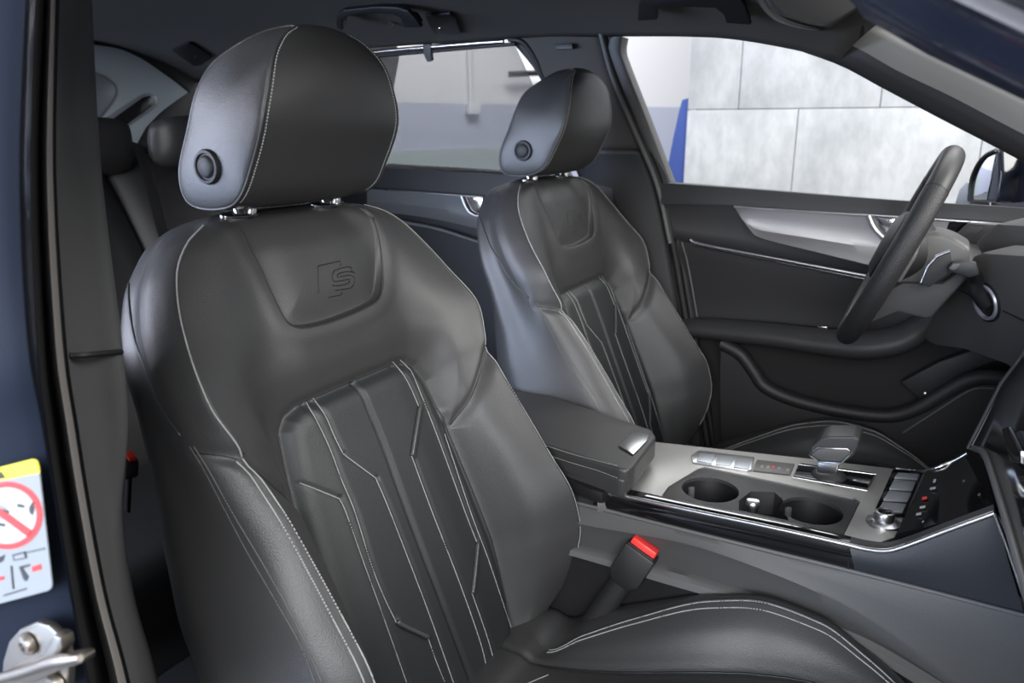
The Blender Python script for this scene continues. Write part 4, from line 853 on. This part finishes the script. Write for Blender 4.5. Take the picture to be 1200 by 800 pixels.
slab('upper_shroud', [AY(x, y, YC) for x, y in ((1052, 336), (1056, 300), (1066, 281), (1078, 272), (1100, 272), (1120, 279), (1138, 290), (1136, 310), (1122, 318), (1104, 330), (1078, 338))], (0, .10, 0), 'paddle', col_, .012, 3)
slab('lower_shroud', [AY(x, y, YC-.01) for x, y in ((1014, 381), (1020, 350), (1058, 330), (1105, 331), (1122, 318), (1136, 312), (1134, 326), (1092, 372), (1086, 374), (1052, 366))], (0, .12, 0), 'soft_grey', col_, .008, 3)
tube('shroud_joint', [AY(x, y, YC-.012) for x, y in ((1022, 350), (1058, 331), (1104, 332), (1122, 319))], .0012, 'black', col_, 6)
stx = thing('control_stalk', 'black column stalk with a flat angled tip in front of a silver ring', 'stalk', rc)
sA = AK(1156, 356, .004); sp1 = AY(1143, 325, .30); sp2 = AY(1135, 314, .27); sp3 = AY(1113, 314, .26)
tube('stalk_arm', cat([sA, sA*.5+sp1*.5+(-.008, 0, .002), sp1, sp2], 8), np.linspace(.0125, .011, 25), 'black', stx, 14)
slab('stalk_tip', [AY(x, y, .255) for x, y in ((1110, 314), (1116, 307), (1133, 306), (1144, 308), (1148, 322), (1136, 326), (1124, 322), (1113, 318))], (0, .022, 0), 'black', stx, .005)
slab('tip_face', [AY(x, y, .2535) for x, y in ((1112, 314), (1117, 309), (1126, 309), (1120, 316), (1115, 317))], (0, .003, 0), 'paddle', stx, .001)
# ================================================================== things on the headliner
def on_ceil(px, py, d=0.0):
    r = ray(px, py); t = .3
    while t < 4:
        p = CAM+r*t
        if (abs(p[1]) < .56 and p[0] < -.10 and p[2] >= ceil_z(p[0], p[1])-d) or p[1] > .553-d: return p
        t += .002
    return p
def handle(px, label, ends):
    cx2, cy2 = np.mean(px, 0); c = on_ceil(cx2, max(cy2, 4), .026); n = np.array([0, .75, .66])
    t = thing('grab_handle', label, 'grab handle', c, 'grab handles on the headliner')
    slab('grip', [AP(x, y, c, n) for x, y in px], n*.012, 'black', t, .003, 3)
    for e in ends: slab('mount', [AP(x, y, c+n*.010, n) for x, y in e], n*.024, 'black', t, .002)
    return t
handle([(393, 27), (394, 18), (402, 12), (440, 8), (466, 9), (478, 13), (486, 22), (494, 33), (474, 33), (469, 22), (461, 17), (441, 16), (409, 19), (401, 24), (401, 36), (394, 33)], 'black grab handle on the headliner above the far rear window', ([(394, 22), (401, 22), (401, 34), (395, 32)], [(474, 20), (484, 22), (491, 32), (476, 32)]))
handle([(747, 25), (748, 5), (754, -10), (862, -10), (872, 6), (880, 30), (851, 28), (848, 18), (838, 10), (778, 8), (771, 12), (770, 24)], 'black grab handle on the headliner above the far front window', ([(750, 22), (752, 6), (768, 8), (768, 22)], [(853, 26), (850, 12), (868, 8), (877, 28)]))
lathe('hook_screw', [(0, 0), (.006, 0), (.005, .006), (0, .007)], on_ceil(458, 27, .004), (0, -.5, -1), 'satin', None, 14).name = 'headliner_hook'
tag(bpy.data.objects['headliner_hook'], 'tiny metal coat hook inside the rear grab handle', 'hook')
def plate(name, label, px, cat_, dot):
    t = thing(name, label, cat_, on_ceil(*px[0], .004)); P = np.array([on_ceil(x, y, .003) for x, y in px]); n = np.cross(P[1]-P[0], P[2]-P[0]); n /= np.linalg.norm(n); n = n*(-1 if n[2] > 0 else 1)
    slab('plate', P, n*.006, 'black', t, .002); lathe('lens', [(0, .0), (.005, .0), (.004, .004), (0, .005)], on_ceil(*dot, .008), n, 'dark_chrome', t, 16); return t
plate('reading_lamp', 'small black lamp plate on the headliner behind the far grab handle', [(498, 16), (527, 13), (533, 18), (540, 36), (511, 38), (506, 32)], 'lamp', (516, 32))
plate('reading_lamp', 'diamond-shaped black lamp plate on the headliner left of the near headrest', [(202, 57), (221, 48), (247, 64), (228, 76)], 'lamp', (229, 65))
vis = thing('sun_visor', 'grey sun visor folded up at the top edge of the windscreen', 'sun visor', AZ(950, 10, 1.29))
vpx = [(880, -40), (893, -4), (903, 11), (918, 22), (945, 30), (975, 34), (998, 33), (1004, 27), (1005, -40)]
vp_ = [on_ceil(x, y, .018) for x, y in vpx]; c_ = np.mean(vp_, 0); vn_ = np.linalg.svd(np.array(vp_)-c_)[2][2]; vn_ = vn_*np.sign(vn_[2])
slab('visor_board', [AP(x, y, c_, vn_) for x, y in vpx], vn_*.012, 'cloth_grey', vis, .005, 3)
tube('visor_edge', cat([AP(x, y+1, c_+vn_*.008, vn_) for x, y in vpx], 5), .004, 'black', vis, 6)
# ================================================================== rear bench
rbn = thing('rear_bench', 'black rear bench seat behind the near front seat', 'rear seat', (-1.5, 0, .13))
def bench(name, x, z, h, y0, y1, m='dark_leather'):
    prof = [(0, 0), (.05, .02), (.075, h*.3), (.06, h*.7), (.02, h*.97), (-.04, h), (-.10, h*.95), (-.13, 0)]
    rows = []
    for k, y in enumerate(np.linspace(y0, y1, 9)):
        s = .86 if k in (0, 8) else 1; rows.append([(x+px*s-pz*.42, y, z+pz*(1 if s == 1 else .985)) for px, pz in cat(prof, 5)])
    return grid(name, rows, m, rbn, closed_u=True, cap=True)
bench('backrest', -1.42, .42, .635, -.64, -.02); bench('backrest', -1.42, .42, .635, .0, .64)
box('bench_cushion', (-1.28, 0, .34), (.50, 1.28, .22), 'dark_leather', rbn, .05, seg=4)
def rear_head(px, Y, m, label):
    c = AX(*px, Y); t = thing('rear_headrest', label, 'headrest', c-(0, 0, .08)); rows = []
    for s in np.linspace(-1, 1, 15):
        k = (1-abs(s)**3.5)**.5 if abs(s) < 1 else .05; rows.append([(c[0]+.055*k*np.sign(math.cos(a))*abs(math.cos(a))**.7, c[1]+s*.125, c[2]+.062*(.55+.45*k)*np.sign(math.sin(a))*abs(math.sin(a))**.7+.02*k*math.cos(a)) for a in np.linspace(0, 2*math.pi, 28, endpoint=False)])
    hb = grid('cushion', rows, m, t, closed_u=True, cap=True)
    for s in (-.05, .05): tube('headrest_post', [c+(-.01, s, -.05), c+(-.02, s, -.075)], .006, 'chrome', t, 10)
rear_head((228, 168), -1.66, 'leather', 'far rear headrest peeking out left of the near front headrest')
rear_head((92, 174), -1.66, 'shell', 'near rear headrest, black and rounded, beside the near door pillar')
sb1 = cat([AY(x, y, Y) for x, y, Y in ((160, 168, -.02), (172, 200, -.05), (190, 268, -.08), (215, 340, -.12))], 8); tag(tube('seat_belt', sb1, .013, 'black', None, 8, flat=((1, 0, .4), .08)), 'black seat belt strap lying over the rear bench', 'seat belt')
# ================================================================== things on the near pillar
SY = -.872
stk = thing('warning_sticker', 'airbag warning sticker with yellow header and red prohibition ring on the near door jamb', 'sticker', AY(40, 705, SY))
def flat_(name, px, m, o=0.0, t=.0006): return slab(name, [AY(x, y, SY-o) for x, y in px], (0, t, 0), m, stk, 0)
flat_('sheet', [(-75, 574), (0, 548), (38, 538), (43, 540), (45, 546), (61, 684), (60, 689), (56, 692), (0, 707), (-60, 722)], 'grey_print')
flat_('header', [(-75, 574), (0, 547.5), (38, 538), (43, 540), (45, 546), (46, 554), (0, 563), (-73, 592)], 'yellow_print', .0006)
flat_('warning_triangle', [(-6, 562), (0, 552), (6, 560)], 'black_print', .0012)
def disc(cx, cy, rx, ry, sk=0): return [(cx+rx*math.cos(a)+sk*math.sin(a), cy+ry*math.sin(a)) for a in np.linspace(0, 2*math.pi, 48, endpoint=False)]
flat_('ring', disc(8, 604, 41, 39.5), 'red_print', .0006); flat_('ring_field', disc(8, 604, 34.5, 33), 'white_print', .0010)
flat_('pictogram', [(-10, 596), (-2, 590), (6, 594), (10, 602), (4, 609), (-6, 606)], 'grey_print', .0014); flat_('pictogram', [(20, 590), (28, 592), (28, 595), (20, 594)], 'black_print', .0014); flat_('pictogram', [(34, 594), (38, 588), (40, 596), (38, 604), (34, 600)], 'black_print', .0014); flat_('pictogram', [(2, 596), (10, 599), (8, 604), (0, 602)], 'black_print', .0016)
flat_('pictogram', [(-4, 612), (6, 614), (5, 617), (-5, 615)], 'black_print', .0014)
flat_('slash', [(-26, 586), (-22, 580), (36, 622), (31, 628)], 'red_print', .0018)
flat_('rule', [(30, 647), (52, 642), (52, 643.2), (30, 648.2)], 'black_print', .0006); flat_('rule', [(12, 663), (13.5, 663), (16, 690), (14.5, 690.5)], 'black_print', .0006)
for q, m in (([(-2, 653), (5, 650), (3, 657), (-2, 660)], 'black_print'), ([(14, 650), (29, 646), (31, 654), (16, 657)], 'black_print')): flat_('manual_symbol', q, m, .0006)
flat_('manual_symbol', [(16, 651.5), (27.5, 648.3), (29, 653), (17.5, 655.5)], 'grey_print', .0009)
for q, m in (([(22, 664), (34, 661), (34, 663), (26, 666), (33, 676), (30, 681), (27, 678)], 'black_print'), ([(37, 664), (47, 661), (48, 667), (38, 670)], 'red_print'), ([(-4, 677), (4, 675), (4, 679), (-4, 681)], 'red_print'), ([(4, 697), (30, 689), (30, 690.5), (4, 698.5)], 'black_print')): flat_('pictogram', q, m, .0006)
stt = thing('door_striker', 'worn steel door striker with a round bolt on the near door jamb', 'striker', AY(45, 800, SY))
def sp(px, o): return [AY(x, y, SY-o) for x, y in px]
slab('striker_plate', sp([(0, 815), (3, 775), (10, 752), (22, 738), (42, 729), (56, 733), (68, 744), (76, 760), (80, 780), (78, 815)], .004), (0, .006, 0), 'steel', stt, .002)
slab('raised_bracket', sp([(4, 800), (8, 785), (30, 778), (48, 768), (56, 752), (62, 744), (70, 748), (72, 760), (64, 774), (74, 770), (92, 767), (97, 772), (95, 778), (70, 786), (40, 800)], .012), (0, .010, 0), 'steel', stt, .003)
bl = AY(35, 753, SY-.005); lathe('bolt', [(0, 0), (.0085, 0), (.0085, .002), (.0065, .005), (.0035, .0055), (.003, .003), (0, .003)], bl, (0, -1, 0), 'steel', stt, 24)
tube('striker_bar', cat(sp([(-5, 796), (30, 786), (60, 776), (94, 771)], .018), 6), np.r_[np.full(15, .0040), np.linspace(.0038, .0022, 4)], 'steel', stt, 12)
bl2 = AY(68, 800, SY-.005); lathe('bolt', [(0, 0), (.0085, 0), (.0085, .002), (.0065, .005), (0, .0055)], bl2, (0, -1, 0), 'steel', stt, 24)
